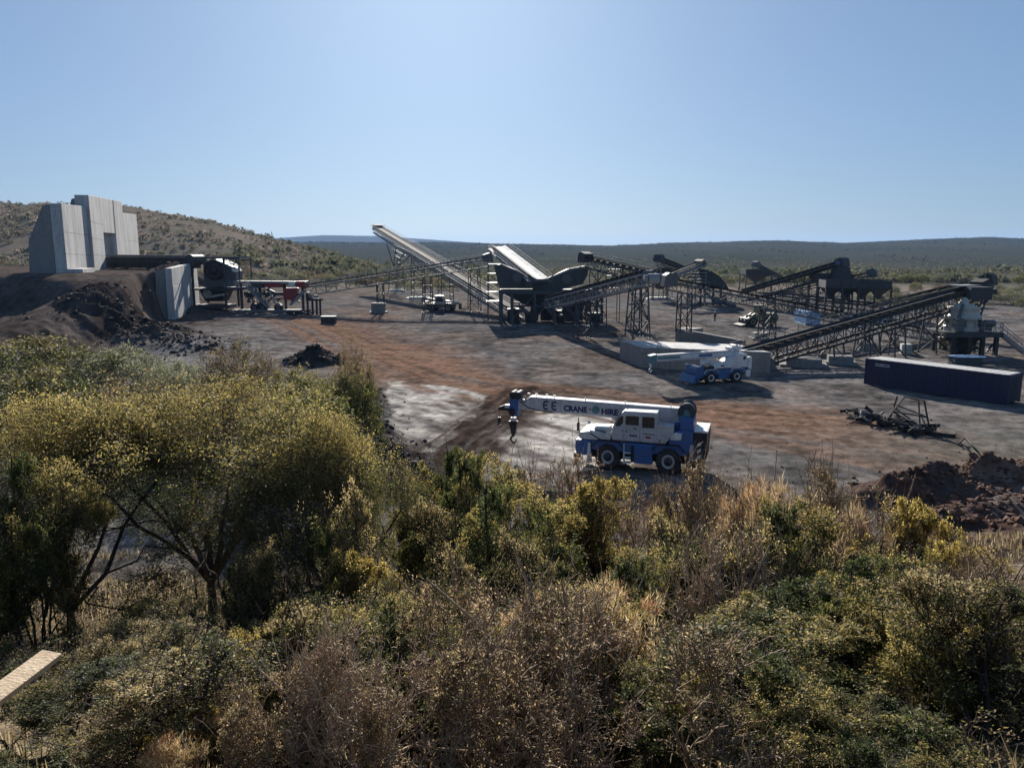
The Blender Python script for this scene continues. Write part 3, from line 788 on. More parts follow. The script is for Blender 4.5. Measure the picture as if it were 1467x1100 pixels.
# --- second screening group behind
conveyor('dark conveyor climbing right from the round bin to the domed second screen', at(962, 394, 168), at(1003, 379, 176), 1.5, 1.3, 1.7, (1,), 'steel_dark', trestles=[(.8, None, 2.2, 1.8, 1.1)])
conveyor('distant dark conveyor with its head just above and behind the round bin', at(985, 388, 200), at(944, 372, 188), 1.6, 1.3, 1.7, (1,), 'steel_dark', trestles=[(.75, None, 2.4, 2.2, 1.1)])
p = gnd(944, 429); footing('pale slab footing far behind the lattice tower', (p[0], p[1]), (5.0, 3.4, .6), mat='concrete')
s2 = thing('screening_unit', 'domed dark screening unit on legs behind the slim tower', 'screening plant', tuple(gnd(1015, 436)))
Y2 = 176.0
dome = [(1003, 385), (1010, 386), (1022, 390), (1032, 397), (1040, 406), (1044, 414), (1006, 414)]
m = mb(); m.prism([at(x, y, Y2 - 2) for x, y in dome], (0, 5, 0)); m.build('screen_box', M['steel_dark'], s2)
m = mb()
for x, y in dome[1:6]: m.bar(at(x, y, Y2 - 2.1), at(x - 2, 414, Y2 - 2.1), .18, .12)
m.build('rib', M['steel_dark'], s2)
for x in (1004, 1010, 1022, 1033):
    for dy in (-1.8, 2.8):
        a = at(x, 414, Y2 + dy); lg = mb(); lg.bar((a[0], a[1], -.1), a, .45); lg.build('leg', M['steel_dark'], s2)
m = mb(); 
for k in range(4): a = at(999, 391 + k * 4.5, Y2 - 2.4); m.box(a, (3.6, 2.2, .12))
for dx in (-1.7, 1.7): a = at(999, 389, Y2 - 2.4); m.bar((a[0] + dx, a[1] - 1, 0), (a[0] + dx, a[1] - 1, a[2]), .14)
m.build('access_platform', M['galv'], s2)
m = mb(); m.bar(at(1012, 420, Y2 - 2.5), at(1026, 434, Y2 - 2.5), 1.0, .5); m.box(at(1030, 431, Y2 - 3), (2.4, 2, 1.6)); m.cyl(at(1036, 428, Y2 - 4), at(1040, 428, Y2 - 4), .9, n=14); m.bar(at(1036, 434, Y2 - 3), at(1052, 438, Y2 - 6), 1.2, .6); m.build('crusher_unit', M['steel_mid'], s2)
# --- far bin with its own conveyor
p = at(1082, 405, 232)
hopper_bin('small far off hopper bin with a tilted arm, against the scrub hillside', (p[0], p[1]), 6.0, 7.4, at(0, 386, 232)[2], at(0, 393, 232)[2], at(0, 404, 232)[2], 1, (1, 0), zg(p[0], p[1]))
conveyor('thin tilted conveyor reaching over the small far off hopper bin', at(1121, 400, 238), at(1083, 380, 229), 1.3, 1.0, 1.8, (), 'steel_mid')
# --- right group of conveyors
conveyor('thick dark conveyor climbing right to the tall head over the third screen', at(1066, 419, 170), at(1207, 378, 152), 2.0, 1.9, 1.9, (-1, 1), 'steel_dark', rail='steel_mid', trestles=[(.35, None, 2.4, 1.8, 1.1), (.62, None, 2.6, 2.0, 1.1)], chord=.2)
conveyor('lower dark conveyor rising right to the row of ore bins', at(1100, 428, 160), at(1250, 393, 150), 1.5, 1.3, 1.7, (-1,), 'steel_mid', trestles=[(.35, None, 2.2, 1.8, 1.1), (.7, None, 2.2, 1.8, 1.1)])
p = at(1190, 400, 156); zb = zg(p[0], p[1])
hopper_bin('dark hopper screen hanging beneath the tall conveyor head', (p[0], p[1]), 6.0, 6.6, at(0, 392, 156)[2], at(0, 402, 156)[2], at(0, 416, 156)[2], 1, unit(np.array([1, -.1])), zb, 'steel_dark', 'screening plant', 'third_screen', None)
bpy.data.objects['third_screen'].name = 'hopper_screen'
m = mb(); q = at(1206, 388, 152); m.hull8([q + (-2.2, -1.5, -4.0), q + (2.6, -1.5, -4.0), q + (2.6, 1.8, -4.0), q + (-2.2, 1.8, -4.0)], [q + (-1.3, -1.2, .8), q + (.9, -1.2, .8), q + (.9, 1.4, .8), q + (-1.3, 1.4, .8)]); m.build('head_chute', M['steel_dark'], bpy.data.objects['hopper_screen'])
p = at(1224, 410, 147)
rbn = hopper_bin('row of dark ore bins with pointed hoppers, right of the tall conveyor head', (p[0], p[1]), 5.0, 11.4, at(0, 401, 147)[2], at(0, 412, 147)[2], at(0, 424, 147)[2], 4, unit(np.array([1, -.12])), zg(p[0], p[1]))
conveyor('level reclaim conveyor under the row of ore bins', at(1262, 440, 143), at(1120, 424, 152), 1.3, .9, 1.6, (1,), 'steel_dark', hood=False, rail='steel_mid', trestles=[(.15, None, 1.6), (.4, None, 1.6), (.65, None, 1.6), (.9, None, 1.6)])
p = gnd(1238, 455); sl = thing('floor_slab', 'pale bare concrete slab on the ground below the ore bins', 'slab', tuple(p))
m = mb(); m.box((p[0], p[1], .15), (7.0, 9.0, .4), -.2); m.build('slab_body', M['concrete'], sl, bevel=.03)
m = mb(); m.box((p[0], p[1] + 4.3, .42), (7.0, .3, .14), -.2); m.build('kerb', M['concrete'], sl)
# faded blue container standing behind
B1 = gnd(1138, 461); B2 = gnd(1177, 473); e = unit(B2 - B1); nn = np.array([-e[1], e[0], 0])
def container(label, B1, e, nn, L, h, wd, wall, roof, group=None):
    r = thing('shipping_container', label, 'container', tuple(B1), 0, group)
    m = mb(); m.prism([B1 + Z3 * .12, B1 + e * L + Z3 * .12, B1 + e * L + nn * wd + Z3 * .12, B1 + nn * wd + Z3 * .12], Z3 * (h - .2))
    k = 0; x = .22
    while x < L - .3:                                            # corrugation ribs, pressed outwards 3.6 cm
        for base, dd in ((B1, -nn), (B1 + nn * wd, nn)):
            q = base + e * x; m.prism([q + Z3 * .28, q + e * .14 + Z3 * .28, q + e * .105 + Z3 * .28 + dd * .036, q + e * .035 + Z3 * .28 + dd * .036], Z3 * (h - .52))
        x += .28
    m.build('body', M[wall], r)
    f = mb(); t = .14
    for base in (B1 - nn * .045, B1 + nn * (wd - t + .045)):
        for zz in (.02, h - .16):
            f.prism([base + Z3 * zz, base + e * L + Z3 * zz, base + e * L + nn * t + Z3 * zz, base + nn * t + Z3 * zz], Z3 * .16)
        for xx in (-.03, L - t + .03):
            f.prism([base + e * xx + Z3 * .0, base + e * (xx + t) + Z3 * 0, base + e * (xx + t) + nn * t, base + e * xx + nn * t], Z3 * (h + .005))
    f.build('frame', M[wall], r)
    rf = mb(); rf.prism([B1 + e * .1 + nn * .1, B1 + e * (L - .1) + nn * .1, B1 + e * (L - .1) + nn * (wd - .1), B1 + e * .1 + nn * (wd - .1)], Z3 * .06, off=(0, 0, h - .06))
    for kk in range(int(L / .6)): q = B1 + e * (.4 + kk * .6) + nn * .15 + Z3 * h; rf.prism([q, q + e * .25, q + e * .25 + nn * (wd - .3), q + nn * (wd - .3)], Z3 * .02)
    rf.build('roof', M[roof], r)
    d_ = mb()
    for sg in (0, 1):
        q = B1 + e * (L + .005) + nn * (.1 + sg * (wd / 2 - .05)) + Z3 * .2; d_.prism([q, q + nn * (wd / 2 - .17), q + nn * (wd / 2 - .17) + Z3 * (h - .45), q + Z3 * (h - .45)], e * .05)
        for o_ in (.3, .7): d_.cyl(q + e * .09 + nn * o_ - Z3 * .05, q + e * .09 + nn * o_ + Z3 * (h - .4), .02, n=6)
    d_.build('door', M[wall], r)
    return r
container('faded light blue container standing under the long low conveyor', B1, e, nn, 6.1, 2.2, 2.3, 'sky_blue', 'sky_blue')
# --- big foreground conveyor
JA = at(1060, 509, 80); JB = at(1405, 413, 98)
conveyor('big dark foreground conveyor climbing right from the far crane to the cone crusher', JA, JB, 1.35, 1.55, 1.45, (-1,), 'black', rail='steel_dark',
         trestles=[(.345, .55, 2.2, 1.5, 1.1), (.49, .55, 2.3, 1.6, 1.1), (.60, None, 2.3, 1.7, 1.1), (.80, None, 2.4, 2.6, 1.1)], chord=.2)
jroot = [o for o in bpy.data.objects if o.name.startswith('conveyor')][-1]
m = mb(); q = at(1388, 414, 96.5); m.box(q + (-.3, .6, .4), (3.4, 2.2, .12), .35); m.build('head_platform', M['galv'], jroot)
m = mb()
d_ = unit(JB - JA); s_ = unit(np.cross(d_, Z3))
for k in range(46):                                                # return rollers and brackets along the side
    q2 = JA + d_ * (k + .5) * .83 + s_ * .86 + (0, 0, -.5 + .25 * math.sin(k * 1.7))
    kr = .6 + .5 * math.sin(k * 5.1) ** 2; m = mb(); m.cyl(q2, q2 + s_ * .2, .12 * kr, n=8); m.bar(q2 + Z3 * .05, q2 + Z3 * .5 * kr + d_ * .25, .06)
    m.build('roller_bracket', M['galv' if k % 3 else 'white'], jroot)
for (a, b, sz, lab) in ((1097, 529, (1.6, 1.3, 1.15), 'dark block footing nearest the far crane, under the tail of the big conveyor'),
                        (1150, 524, (3.6, 2.1, .85), 'wide stepped footing under the middle of the big foreground conveyor'),
                        (1203, 521, (2.5, 1.7, .95), 'rough edged footing left of the navy container, under the big conveyor'),
                        (1243, 501, (1.7, 1.4, .9), 'small dark footing with pale top under two posts behind the navy container'),
                        (1297, 507, (1.1, 1.1, 1.15), 'upright white footing block at the foot of a slanting prop')):
    p = gnd(a, b); footing(lab, (p[0], p[1]), sz, -.25, mat='concrete' if b in (507,) else 'concrete_grey', steps=sz[0] > 1.5)
p = gnd(1297, 505); pr = thing('steel_prop', 'slanting steel prop with a pale pad behind the navy container', 'prop', (p[0], p[1], 1.15))
m = mb(); m.bar((p[0] + .1, p[1], 1.15), at(1284, 484, 101), .16); m.bar((p[0] + .1, p[1] + .5, 1.15), at(1286, 484, 101.5), .16); m.bar((p[0] + .1, p[1], 1.9), (p[0] - .3, p[1] + .5, 2.4), .1); m.build('strut', M['steel_dark'], pr)
m = mb(); m.box((p[0] + .1, p[1] + .2, 1.18), (.6, .8, .06)); m.build('pad', M['galv'], pr)
p = gnd(1243, 499); ps = thing('post_pair', 'two short steel posts with a cross head on the small dark footing', 'posts', (p[0], p[1], .9))
m = mb()
for dx in (-.5, .5): m.bar((p[0] + dx, p[1], .9), (p[0] + dx, p[1], 2.9), .15)
m.bar((p[0] - .8, p[1], 2.95), (p[0] + .8, p[1], 2.95), .2); m.build('post', M['steel_dark'], ps)
conveyor('second dark conveyor lying just behind the big one, its head box against the plain', at(1268, 436, 121), at(1417, 403.5, 110), 1.3, 1.0, 1.6, (1,), 'black', rail='steel_mid', trestles=[(.4, None, 2.0, 1.5, 1.1)])
# --- cone crusher on its stand
c = gnd(1392, 509); cx, cy = c[0], c[1] + 2.0
def CZ(py): return at(1392, py, cy)[2]
cc = thing('cone_crusher', 'cream cone crusher on a tall dark stand at the head of the big conveyor', 'crusher', (cx, cy, 0))
zp = CZ(473)
m = mb(); m.box((cx - .2, cy, zp - .15), (6.6, 5.0, .3)); m.box((cx - .2, cy - 2.5, zp - .35), (6.8, .2, .5)); m.build('platform', M['steel_dark'], cc)
for x in (-2.4, -.6, 1.0, 2.6):
    for y in (-2.2, 2.2): lg = mb(); lg.bar((cx + x, cy + y, -.1), (cx + x, cy + y, zp - .3), .42); lg.build('leg', M['black'], cc)
m = mb(); m.lathe((cx - .3, cy, zp), (0, 0, 1), [(2.0, 0), (2.0, .5), (1.7, .6), (1.75, 1.3), (2.0, 1.4), (2.0, 1.75), (1.72, 1.85), (1.66, 2.55), (1.74, 2.6), (1.74, 2.8), (1.2, 2.86), (1.1, 3.1), (0, 3.1)], 32); m.build('crusher_body', M['cream'], cc)
m = mb(); m.lathe((cx - .3, cy, zp + 3.1), (0, 0, 1), [(.5, 0), (.45, .4), (.22, .75), (0, .8)], 16); m.build('feed_cone', M['cream'], cc)
for k in range(10):
    t = k * math.pi / 5; m = mb(); m.cyl((cx - .3 + 1.84 * math.cos(t), cy + 1.84 * math.sin(t), zp + .5), (cx - .3 + 1.84 * math.cos(t), cy + 1.84 * math.sin(t), zp + 1.36), .13, n=8); m.build('tramp_cylinder', M['yellow'] if k % 2 else M['cream'], cc)
m = mb(); m.box((cx - 1.9, cy - 1.9, zp + .8), (1.0, .9, 1.5)); m.bar((cx - 1.9, cy - 1.9, zp + 1.5), (cx - 1.2, cy - 1.3, zp + 3.2), .3); m.build('lubrication_unit', M['steel_mid'], cc); m = mb(); m.box((cx + 1.5, cy - 1.5, zp + .7), (1.3, .8, 1.2)); m.cyl((cx + 1.2, cy - 1.9, zp + 1.0), (cx + 2.3, cy - 1.9, zp + 1.0), .42, n=14); m.build('drive_unit', M['steel_mid'], cc)
m = mb(); handrail_mesh(m, [(cx - 3.4, cy - 2.45, zp), (cx + 3.1, cy - 2.45, zp)], 1.1, 1.1); handrail_mesh(m, [(cx + 3.0, cy - 2.45, zp), (cx + 3.0, cy + 2.45, zp)], 1.1, 1.1); m.build('handrail', M['galv'], cc)
m = mb(); rnd = random.Random(4)
for k in range(26):
    a = (cx + rnd.uniform(-2.6, 2.6), cy + rnd.uniform(-2.2, 1.8), rnd.uniform(.3, zp - .6)); b = (a[0] + rnd.uniform(-1.2, 1.2), a[1] + rnd.uniform(-.4, .4), max(.1, min(zp - .3, a[2] + rnd.uniform(-1.2, 1.2))))
    m.bar(a, b, rnd.uniform(.08, .3))
m.box((cx - .6, cy - .4, 1.0), (2.0, 1.8, 1.6)); m.hull8([(cx - 1.1, cy - 1, .8), (cx + .5, cy - 1, .8), (cx + .5, cy + .8, .8), (cx - 1.1, cy + .8, .8)], [(cx - 2.0, cy - 1.8, zp - .3), (cx + 1.4, cy - 1.8, zp - .3), (cx + 1.4, cy + 1.8, zp - .3), (cx - 2.0, cy + 1.8, zp - .3)]); m.build('discharge_chute', M['black'], cc)
m = mb(); a0 = np.array([cx + 3.0, cy - 1.6, zp]); a1 = np.array([cx + 6.6, cy - 1.6, .1])
for y in (-.45, .45): m.bar(a0 + (0, y, 0), a1 + (0, y, 0), .12, .3)
for k in range(12): q = a0 + (a1 - a0) * (k + .5) / 12; m.box(q, (.28, .9, .05))
for y in (-.45, .45):
    for zz in (.55, 1.05): m.bar(a0 + (0, y, zz), a1 + (0, y, zz), .06)
    for k in range(5): q = a0 + (a1 - a0) * k / 4 + (0, y, 0); m.bar(q, q + Z3 * 1.05, .06)
m.build('stair', M['galv'], cc)
m = mb(); q = at(1400, 420, cy + 1); m.box(q, (2.6, 1.8, 1.5)); m.box(q + (1.4, -.2, .2), (1.0, 1.2, .6)); m.bar((cx - 2.2, cy + 1.2, zp), q + (-1.1, 0, -.7), .25); m.bar((cx + 2.0, cy + 1.2, zp), q + (1.1, 0, -.7), .25); m.bar((cx - 2.2, cy + 2.2, zp), q + (-1.1, .8, -.7), .25); m.bar((cx + 2.0, cy + 2.2, zp), q + (1.1, .8, -.7), .25); m.build('feed_box', M['steel_dark'], cc)
# teal skid in front of the stand
p = gnd(1382, 523)
sk = thing('equipment_skid', 'low teal skid tank with pale lid in front of the cone crusher stand', 'skid', (p[0], p[1], 0))
m = mb(); m.box((p[0], p[1], .5), (2.9, 1.5, .8)); m.build('tank', M['steel_green'], sk, bevel=.04)
m = mb(); m.box((p[0] + .15, p[1], .95), (3.3, 1.7, .08)); m.build('lid', M['sky_blue'], sk)
for dy in (-.6, .6): m = mb(); m.bar((p[0] - 1.6, p[1] + dy, .07), (p[0] + 1.6, p[1] + dy, .07), .14); m.build('runner', M['teal'], sk)
p = gnd(1348, 500); em = thing('control_cabinet', 'small yellow white cabinet at the left foot of the crusher stand', 'cabinet', (p[0], p[1], 0))
m = mb(); m.box((p[0], p[1], .8), (1.0, .7, 1.5)); m.build('case', M['cream'], em, bevel=.03)
m = mb(); m.box((p[0], p[1] - .37, .85), (.8, .03, 1.2)); m.build('door', M['yellow'], em)

# --- navy container in the foreground
K1 = gnd(1238, 550); K2 = gnd(1442, 580); e = unit(K2 - K1); nn = np.array([-e[1], e[0], 0])
Lk = np.linalg.norm(K2 - K1)
kc = container('long navy shipping container with pale sunlit roof and white letters, right foreground', K1, e, nn, Lk, 2.42, 2.35, 'navy', 'sunlit_pale')  # roof far paler than the walls to look sunlit
def text_mesh(s, size, ext=.01, bold=0.0):
    cu = bpy.data.curves.new('text', 'FONT'); cu.body = s; cu.size = size; cu.extrude = ext; cu.offset = bold; cu.resolution_u = 3
    o = bpy.data.objects.new('text', cu); COL.objects.link(o)
    bpy.context.view_layer.update()
    me = bpy.data.meshes.new_from_object(o.evaluated_get(bpy.context.evaluated_depsgraph_get()))
    bpy.data.objects.remove(o); bpy.data.curves.remove(cu)
    return me
def place_text(s, size, origin, xdir, zdir, mat, parent, name='lettering', bold=0.0, width=None, ext=.01, local=False):
    me = text_mesh(s, size, ext, bold)
    xd = unit(np.asarray(xdir, float)); zd = unit(np.asarray(zdir, float)); nd = np.cross(xd, zd)
    sx = 1.0
    if width:
        xs = [v.co.x for v in me.vertices]; sx = width / (max(xs) - min(xs))
    mt = Matrix(((xd[0] * sx, zd[0], nd[0], origin[0]), (xd[1] * sx, zd[1], nd[1], origin[1]), (xd[2] * sx, zd[2], nd[2], origin[2]), (0, 0, 0, 1)))
    me.transform(mt)
    if not local: me.transform(Matrix.Translation(-parent.location))
    me.materials.append(mat)
    o = bpy.data.objects.new(name, me); COL.objects.link(o); o.parent = parent
    return o
place_text('COSCO', .36, K1 + e * .95 - nn * .06 + Z3 * 1.82, e, Z3, M['lettering_white'], kc, width=1.35, bold=.006)
# --- scrap trestle and scrap pile
t0 = gnd(1318, 622); t1 = gnd(1266, 612)
sf = thing('scrap_trestle', 'rusty leaning steel trestle frame in front of the navy container', 'trestle', tuple(t0))
m = mb()
A0 = gnd(1333, 621); A1 = gnd(1318, 611); A2 = gnd(1262, 611); A3 = gnd(1275, 600)
T0 = at(1324, 574, A0[1] + .6); T1 = at(1316, 573, A1[1] + .5); T2 = at(1296, 568, A2[1] + .8); T3 = at(1286, 567, A3[1] + .3)
for a, b in ((A0, T0), (A1, T1), (A2, T2), (A3, T3), (T0, T1), (T1, T2), (T2, T3), (T0, T2), ((A2 + T2) / 2, A0), ((A3 + T3) / 2, (A1 * .7 + A0 * .3)), (A0, (A1 + T1) / 2), ((A2 * .3 + T2 * .7), T0 * .5 + A0 * .5), (A2, (A3 + T3) / 2), ((A2 + T2) * .5, (A0 + T0) * .5)): m.bar(a, b, .085)
m.build('frame_legs', M['black'], sf)
rr = random.Random(11)
p0 = gnd(1212, 597); p1 = gnd(1335, 622)
sc = thing('scrap_pile', 'heap of dark twisted steel offcuts left of the leaning trestle', 'scrap', tuple(p0))
m = mb()
for k in range(90):
    t = rr.random() ** .8; q = p0 + (p1 - p0) * t + np.array([rr.uniform(-.6, .6), rr.uniform(-1.2, .9), 0])
    z = rr.uniform(.02, .55) * (1.2 - abs(t - .35)); l = rr.uniform(.3, 1.5); a = rr.uniform(0, 6.28)
    m.bar((q[0], q[1], z), (q[0] + l * math.cos(a), q[1] + l * math.sin(a), max(.03, z + rr.uniform(-.35, .35))), rr.uniform(.04, .12), rr.uniform(.03, .3))
m.build('offcut', M['black'], sc)
m = mb(); q = gnd(1240, 606); m.lathe((q[0], q[1], .55), (.4, -.6, .7), [(.38, -.05), (.5, -.05), (.5, .05), (.38, .05), (.38, -.05)], 16); m.build('steel_ring', M['galv'], sc)
m = mb()
a = gnd(1335, 624); b = gnd(1378, 640); c3 = gnd(1395, 652); m.tube([a + Z3 * .06, (a + b) / 2 + Z3 * .1, b + Z3 * .07, c3 + Z3 * .05], .05); a = gnd(1382, 634); m.tube([gnd(1372, 641) + Z3 * .2, a + Z3 * .3, gnd(1402, 650) + Z3 * .05], .06); m.build('bent_pipe', M['black'], sc)
# ------------------------------------------------------------------ tipping wall, feeder and primary crusher
wn_ = np.array([*WALL_N, 0.0]); wf_ = np.array([*WALL_F, 0.0])
ew = unit(wf_ - wn_); nw_ = np.array([ew[1], -ew[0], 0.0])              # along the wall, and its outward (lit) side
LW = np.linalg.norm(wf_ - wn_)
def along_for_px(px):
    """distance along the wall's face seen at pixel column px"""
    k = (px - 733.5) / (FPX * 1.0)
    # x = k * (y*cp + (CAM_H - z)*sp), close enough with the mean height
    best = min(np.linspace(-2, LW + 6, 1200), key=lambda t: abs((wn_ + ew * t)[0] / ((wn_ + ew * t)[1] * cp + 0.3) - k)); return best
def wall_pt(px, py):
    t = along_for_px(px); q = wn_ + ew * t
    return t, at(px, py, q[1])[2]
tw = thing('tipping_wall', 'tall stepped pale concrete wall with a dark opening, on the raised ramp at left', 'wall', (wn_[0], wn_[1], zg(wn_[0] + 2, wn_[1])))
def panel(name, t0, t1, z0, z1a, z1b, proud, thick, mat='concrete'):
    a = wn_ + ew * t0 + nw_ * proud; b = wn_ + ew * t1 + nw_ * proud
    m = mb(); m.prism([a + Z3 * z0, b + Z3 * z0, b + Z3 * z1b, a + Z3 * z1a], -nw_ * thick)
    return m.build(name, M[mat], tw, bevel=.05)
t_a = along_for_px(95); t_b = along_for_px(130); t_c = along_for_px(147); t_d = along_for_px(165); t_e = along_for_px(177); t_f = along_for_px(200)
z1 = wall_pt(95, 292)[1]; z2 = wall_pt(128, 296.5)[1]
panel('wall_panel', t_a, t_b - .02, 4.0, z1, z2 + .1, .0, 1.6)
z3 = wall_pt(128, 279)[1]; z4 = wall_pt(173, 288)[1]; zo = wall_pt(155, 334)[1]
panel('wall_panel', t_b, t_c, 4.0, z3, z3 + (z4 - z3) * .4, .5, 2.2)
panel('wall_panel', t_c + .01, t_d - .01, zo, z3 + (z4 - z3) * .4, z3 + (z4 - z3) * .75, .42, 2.1)
panel('wall_panel', t_d, t_e - .02, 4.0, z3 + (z4 - z3) * .75, z4, .5, 2.2)
z5 = wall_pt(177, 304.5)[1]; z6 = wall_pt(198, 307)[1]
panel('wall_panel', t_e, t_f, 4.0, z5, z6, .0, 1.6)
# battered buttress and return wall facing the camera with its shade put into a greyer concrete
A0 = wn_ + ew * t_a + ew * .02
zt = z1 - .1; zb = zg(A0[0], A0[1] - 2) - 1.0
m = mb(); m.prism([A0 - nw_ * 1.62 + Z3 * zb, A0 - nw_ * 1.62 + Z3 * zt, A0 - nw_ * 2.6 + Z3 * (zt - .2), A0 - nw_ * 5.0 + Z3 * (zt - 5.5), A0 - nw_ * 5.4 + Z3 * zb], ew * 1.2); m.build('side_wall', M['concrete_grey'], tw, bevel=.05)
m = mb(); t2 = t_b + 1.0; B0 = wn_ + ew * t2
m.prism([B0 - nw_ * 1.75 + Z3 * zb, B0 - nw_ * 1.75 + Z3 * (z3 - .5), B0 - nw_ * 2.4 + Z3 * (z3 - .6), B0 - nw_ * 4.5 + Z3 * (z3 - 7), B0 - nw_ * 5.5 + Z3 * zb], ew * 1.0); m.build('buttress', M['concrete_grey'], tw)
for tt in (t_a + .05, t_b + .05):
    pass
jm = mb()                                                             # pour lines and tie holes standing 2 mm proud
for (ta, tb, pr, zs) in ((t_a, t_b, 0, (.32, .62)), (t_b, t_c, .5, (.3, .55, .8)), (t_e, t_f, 0, (.55,))):
    for k in zs:
        z = 8 + (z1 - 8) * k; a = wn_ + ew * (ta + .1) + nw_ * (pr + .004) + Z3 * z; b = wn_ + ew * (tb - .1) + nw_ * (pr + .004) + Z3 * (z - .3)
        j1 = mb(); j1.bar(a, b, .01, .07); j1.build('pour_joint', M['concrete_grey'], tw)
m = mb(); q = wn_ + ew * (t_a - .5); m.prism([q + nw_ * .1 + Z3 * (zb + .2), q + nw_ * 2.3 + Z3 * (zb + .2), q + nw_ * 2.3 + ew * (t_b - t_a) * .5 + Z3 * (zb + .2), q + nw_ * .1 + ew * (t_b - t_a) * .5 + Z3 * (zb + .2)], Z3 * 1.45); m.build('footing', M['concrete'], tw, bevel=.03)
# low wall
ln_ = np.array([*LOW_N, 0.0]); lf_ = np.array([*LOW_F, 0.0]); el = unit(lf_ - ln_); nl = np.array([el[1], -el[0], 0.0]); LL = np.linalg.norm(lf_ - ln_)
lw = thing('retaining_wall', 'lower pale concrete wall with stained face holding the ramp beside the jaw crusher', 'wall', (ln_[0], ln_[1], .6))
ztn = at(250, 384.5, LOW_N[1])[2]; ztf = at(286, 375.5, LOW_F[1])[2]; zmid = (ztn + 1) * .62
for (a, b, pr) in ((0, .5, 0), (.5, 1, .08)):
    qa = ln_ + el * (LL * a + .005) + nl * pr; qb = ln_ + el * (LL * b - .005) + nl * pr
    za = ztn + (ztf - ztn) * a; zb2 = ztn + (ztf - ztn) * b
    m = mb(); m.prism([qa + Z3 * -.3, qb + Z3 * -.3, qb + Z3 * zmid, qa + Z3 * zmid], -nl * 1.1); m.build('lower_lift', M['concrete'], lw, bevel=.04)
    m = mb(); qa = qa - nl * .06; qb = qb - nl * .06; m.prism([qa + Z3 * (zmid + .01), qb + Z3 * (zmid + .01), qb + Z3 * zb2, qa + Z3 * za], -nl * 1.0); m.build('upper_lift', M['concrete'], lw, bevel=.04)
m = mb(); q = ln_ + el * .3; m.prism([q - nl * 1.12 + Z3 * -.3, q - nl * 1.12 + Z3 * (ztn - .15), q - nl * 2.6 + Z3 * (ztn - .3), q - nl * 2.9 + Z3 * -.3], el * .9); m.build('end_wall', M['concrete_grey'], lw, bevel=.04)  # greyer concrete holds the shade of this end face
for k in range(4):                                                     # timber steps on the cut bank beside it
    pass
# apron feeder
fa = at(156, 372, 148.5); fb = at(280, 373, 145.5); fd = unit(fb - fa); fs = unit(np.cross(fd, Z3)); FL = np.linalg.norm(fb - fa)
fe = thing('apron_feeder', 'long black apron feeder trough running from the wall opening to the low wall', 'feeder', (fa[0], fa[1], fa[2] - 3.2))
m = mb(); m.bar(fa - Z3 * .5, fb - Z3 * .5, 3.4, 1.9); m.build('trough', M['black'], fe, bevel=.05)
for sg in (-1, 1):
    m = mb(); m.bar(fa + fs * sg * 1.76 - Z3 * .2, fb + fs * sg * 1.76 - Z3 * .2, .12, .4); m.build('side_rail', M['steel_dark'], fe)
n = 30
first = None
for k in range(n):
    p = fa + fd * FL * (k + .5) / n
    if first is None:
        m = mb(); m.bar(p - fs * 1.6 + Z3 * .62, p + fs * 1.6 + Z3 * .62, .62, .22); m.bar(p - fs * 1.5 + Z3 * .8, p + fs * 1.5 + Z3 * .8, .2, .2)
        first = m.build('apron_pan', M['steel_mid'], fe); p0f = p
    else: c = first.copy(); COL.objects.link(c); c.location = Vector(p - p0f)
    if k % 3 == 0:
        for sg in (1,):
            m = mb(); m.bar(p + fs * sg * 1.78 - Z3 * 1.5, p + fs * sg * 1.78 + Z3 * .35, .2, .2); m.build('stiffener', M['steel_dark'], fe)
m = mb(); m.cyl(fb - fs * 1.9 + Z3 * .1, fb + fs * 1.9 + Z3 * .1, .95, n=20); m.build('head_sprocket', M['steel_dark'], fe)
m = mb(); m.bar(fa - Z3 * 2.0 + fs * 1.0 + fd * 4, fb - Z3 * 2.0 + fs * 1.0, .5, .4); m.build('support_beam', M['steel_mid'], fe)
for t in (.25, .5, .75, .97):
    p = fa + fd * FL * t; m = mb()
    m.bar((p[0] + fs[0] * 1.2, p[1] + fs[1] * 1.2, p[2] - 3.6), (p[0] + fs[0] * 1.2, p[1] + fs[1] * 1.2, p[2] - 1.4), .5); m.build('leg', M['black'], fe)
m = mb(); q = fb - fd * 3 - fs * 1.6; m.cyl(q - Z3 * .2, q - fs * 1.2 - Z3 * .2, .5, n=14); m.build('drive_motor', M['steel_dark'], fe)
p = at(215, 388, 141); 
# jaw crusher on its frame
JY = 147.0
def J(px, py, dy=0.0): return at(px, py, JY + dy)
zgj = zg(J(315, 440)[0], JY)
jc = thing('jaw_crusher', 'grey jaw crusher with big dark flywheel in a steel frame beside the low wall', 'crusher', (J(315, 440)[0], JY, zgj))
m = mb(); body_ = [(291, 376), (309, 371), (330, 379), (338, 389), (338, 404), (330, 411), (292, 412)]
m.prism([J(x, y, -1.2) for x, y in body_], (0, 3.6, 0)); m.build('crusher_body', M['steel_mid'], jc, bevel=.06)
for (dy0, dy1) in ((-1.9, -1.25), (2.45, 3.1)):
    fw_ = mb(); c0 = J(312, 386, 0); c0 = np.array([c0[0], JY + dy0, c0[2]]); r = 1.85
    fw_.lathe(c0, (0, 1, 0), [(.25, 0), (.5, 0), (.5, .12), (1.35, .12), (1.45, 0), (r, 0), (r, dy1 - dy0), (1.45, dy1 - dy0), (.3, dy1 - dy0)], 32)
    f_ = fw_.build('flywheel', M['black'], jc)
    h_ = mb(); h_.cyl(c0 - (0, .15, 0), c0 + (0, .1, 0), .3, n=14); h_.build('hub', M['steel_dark'], f_)
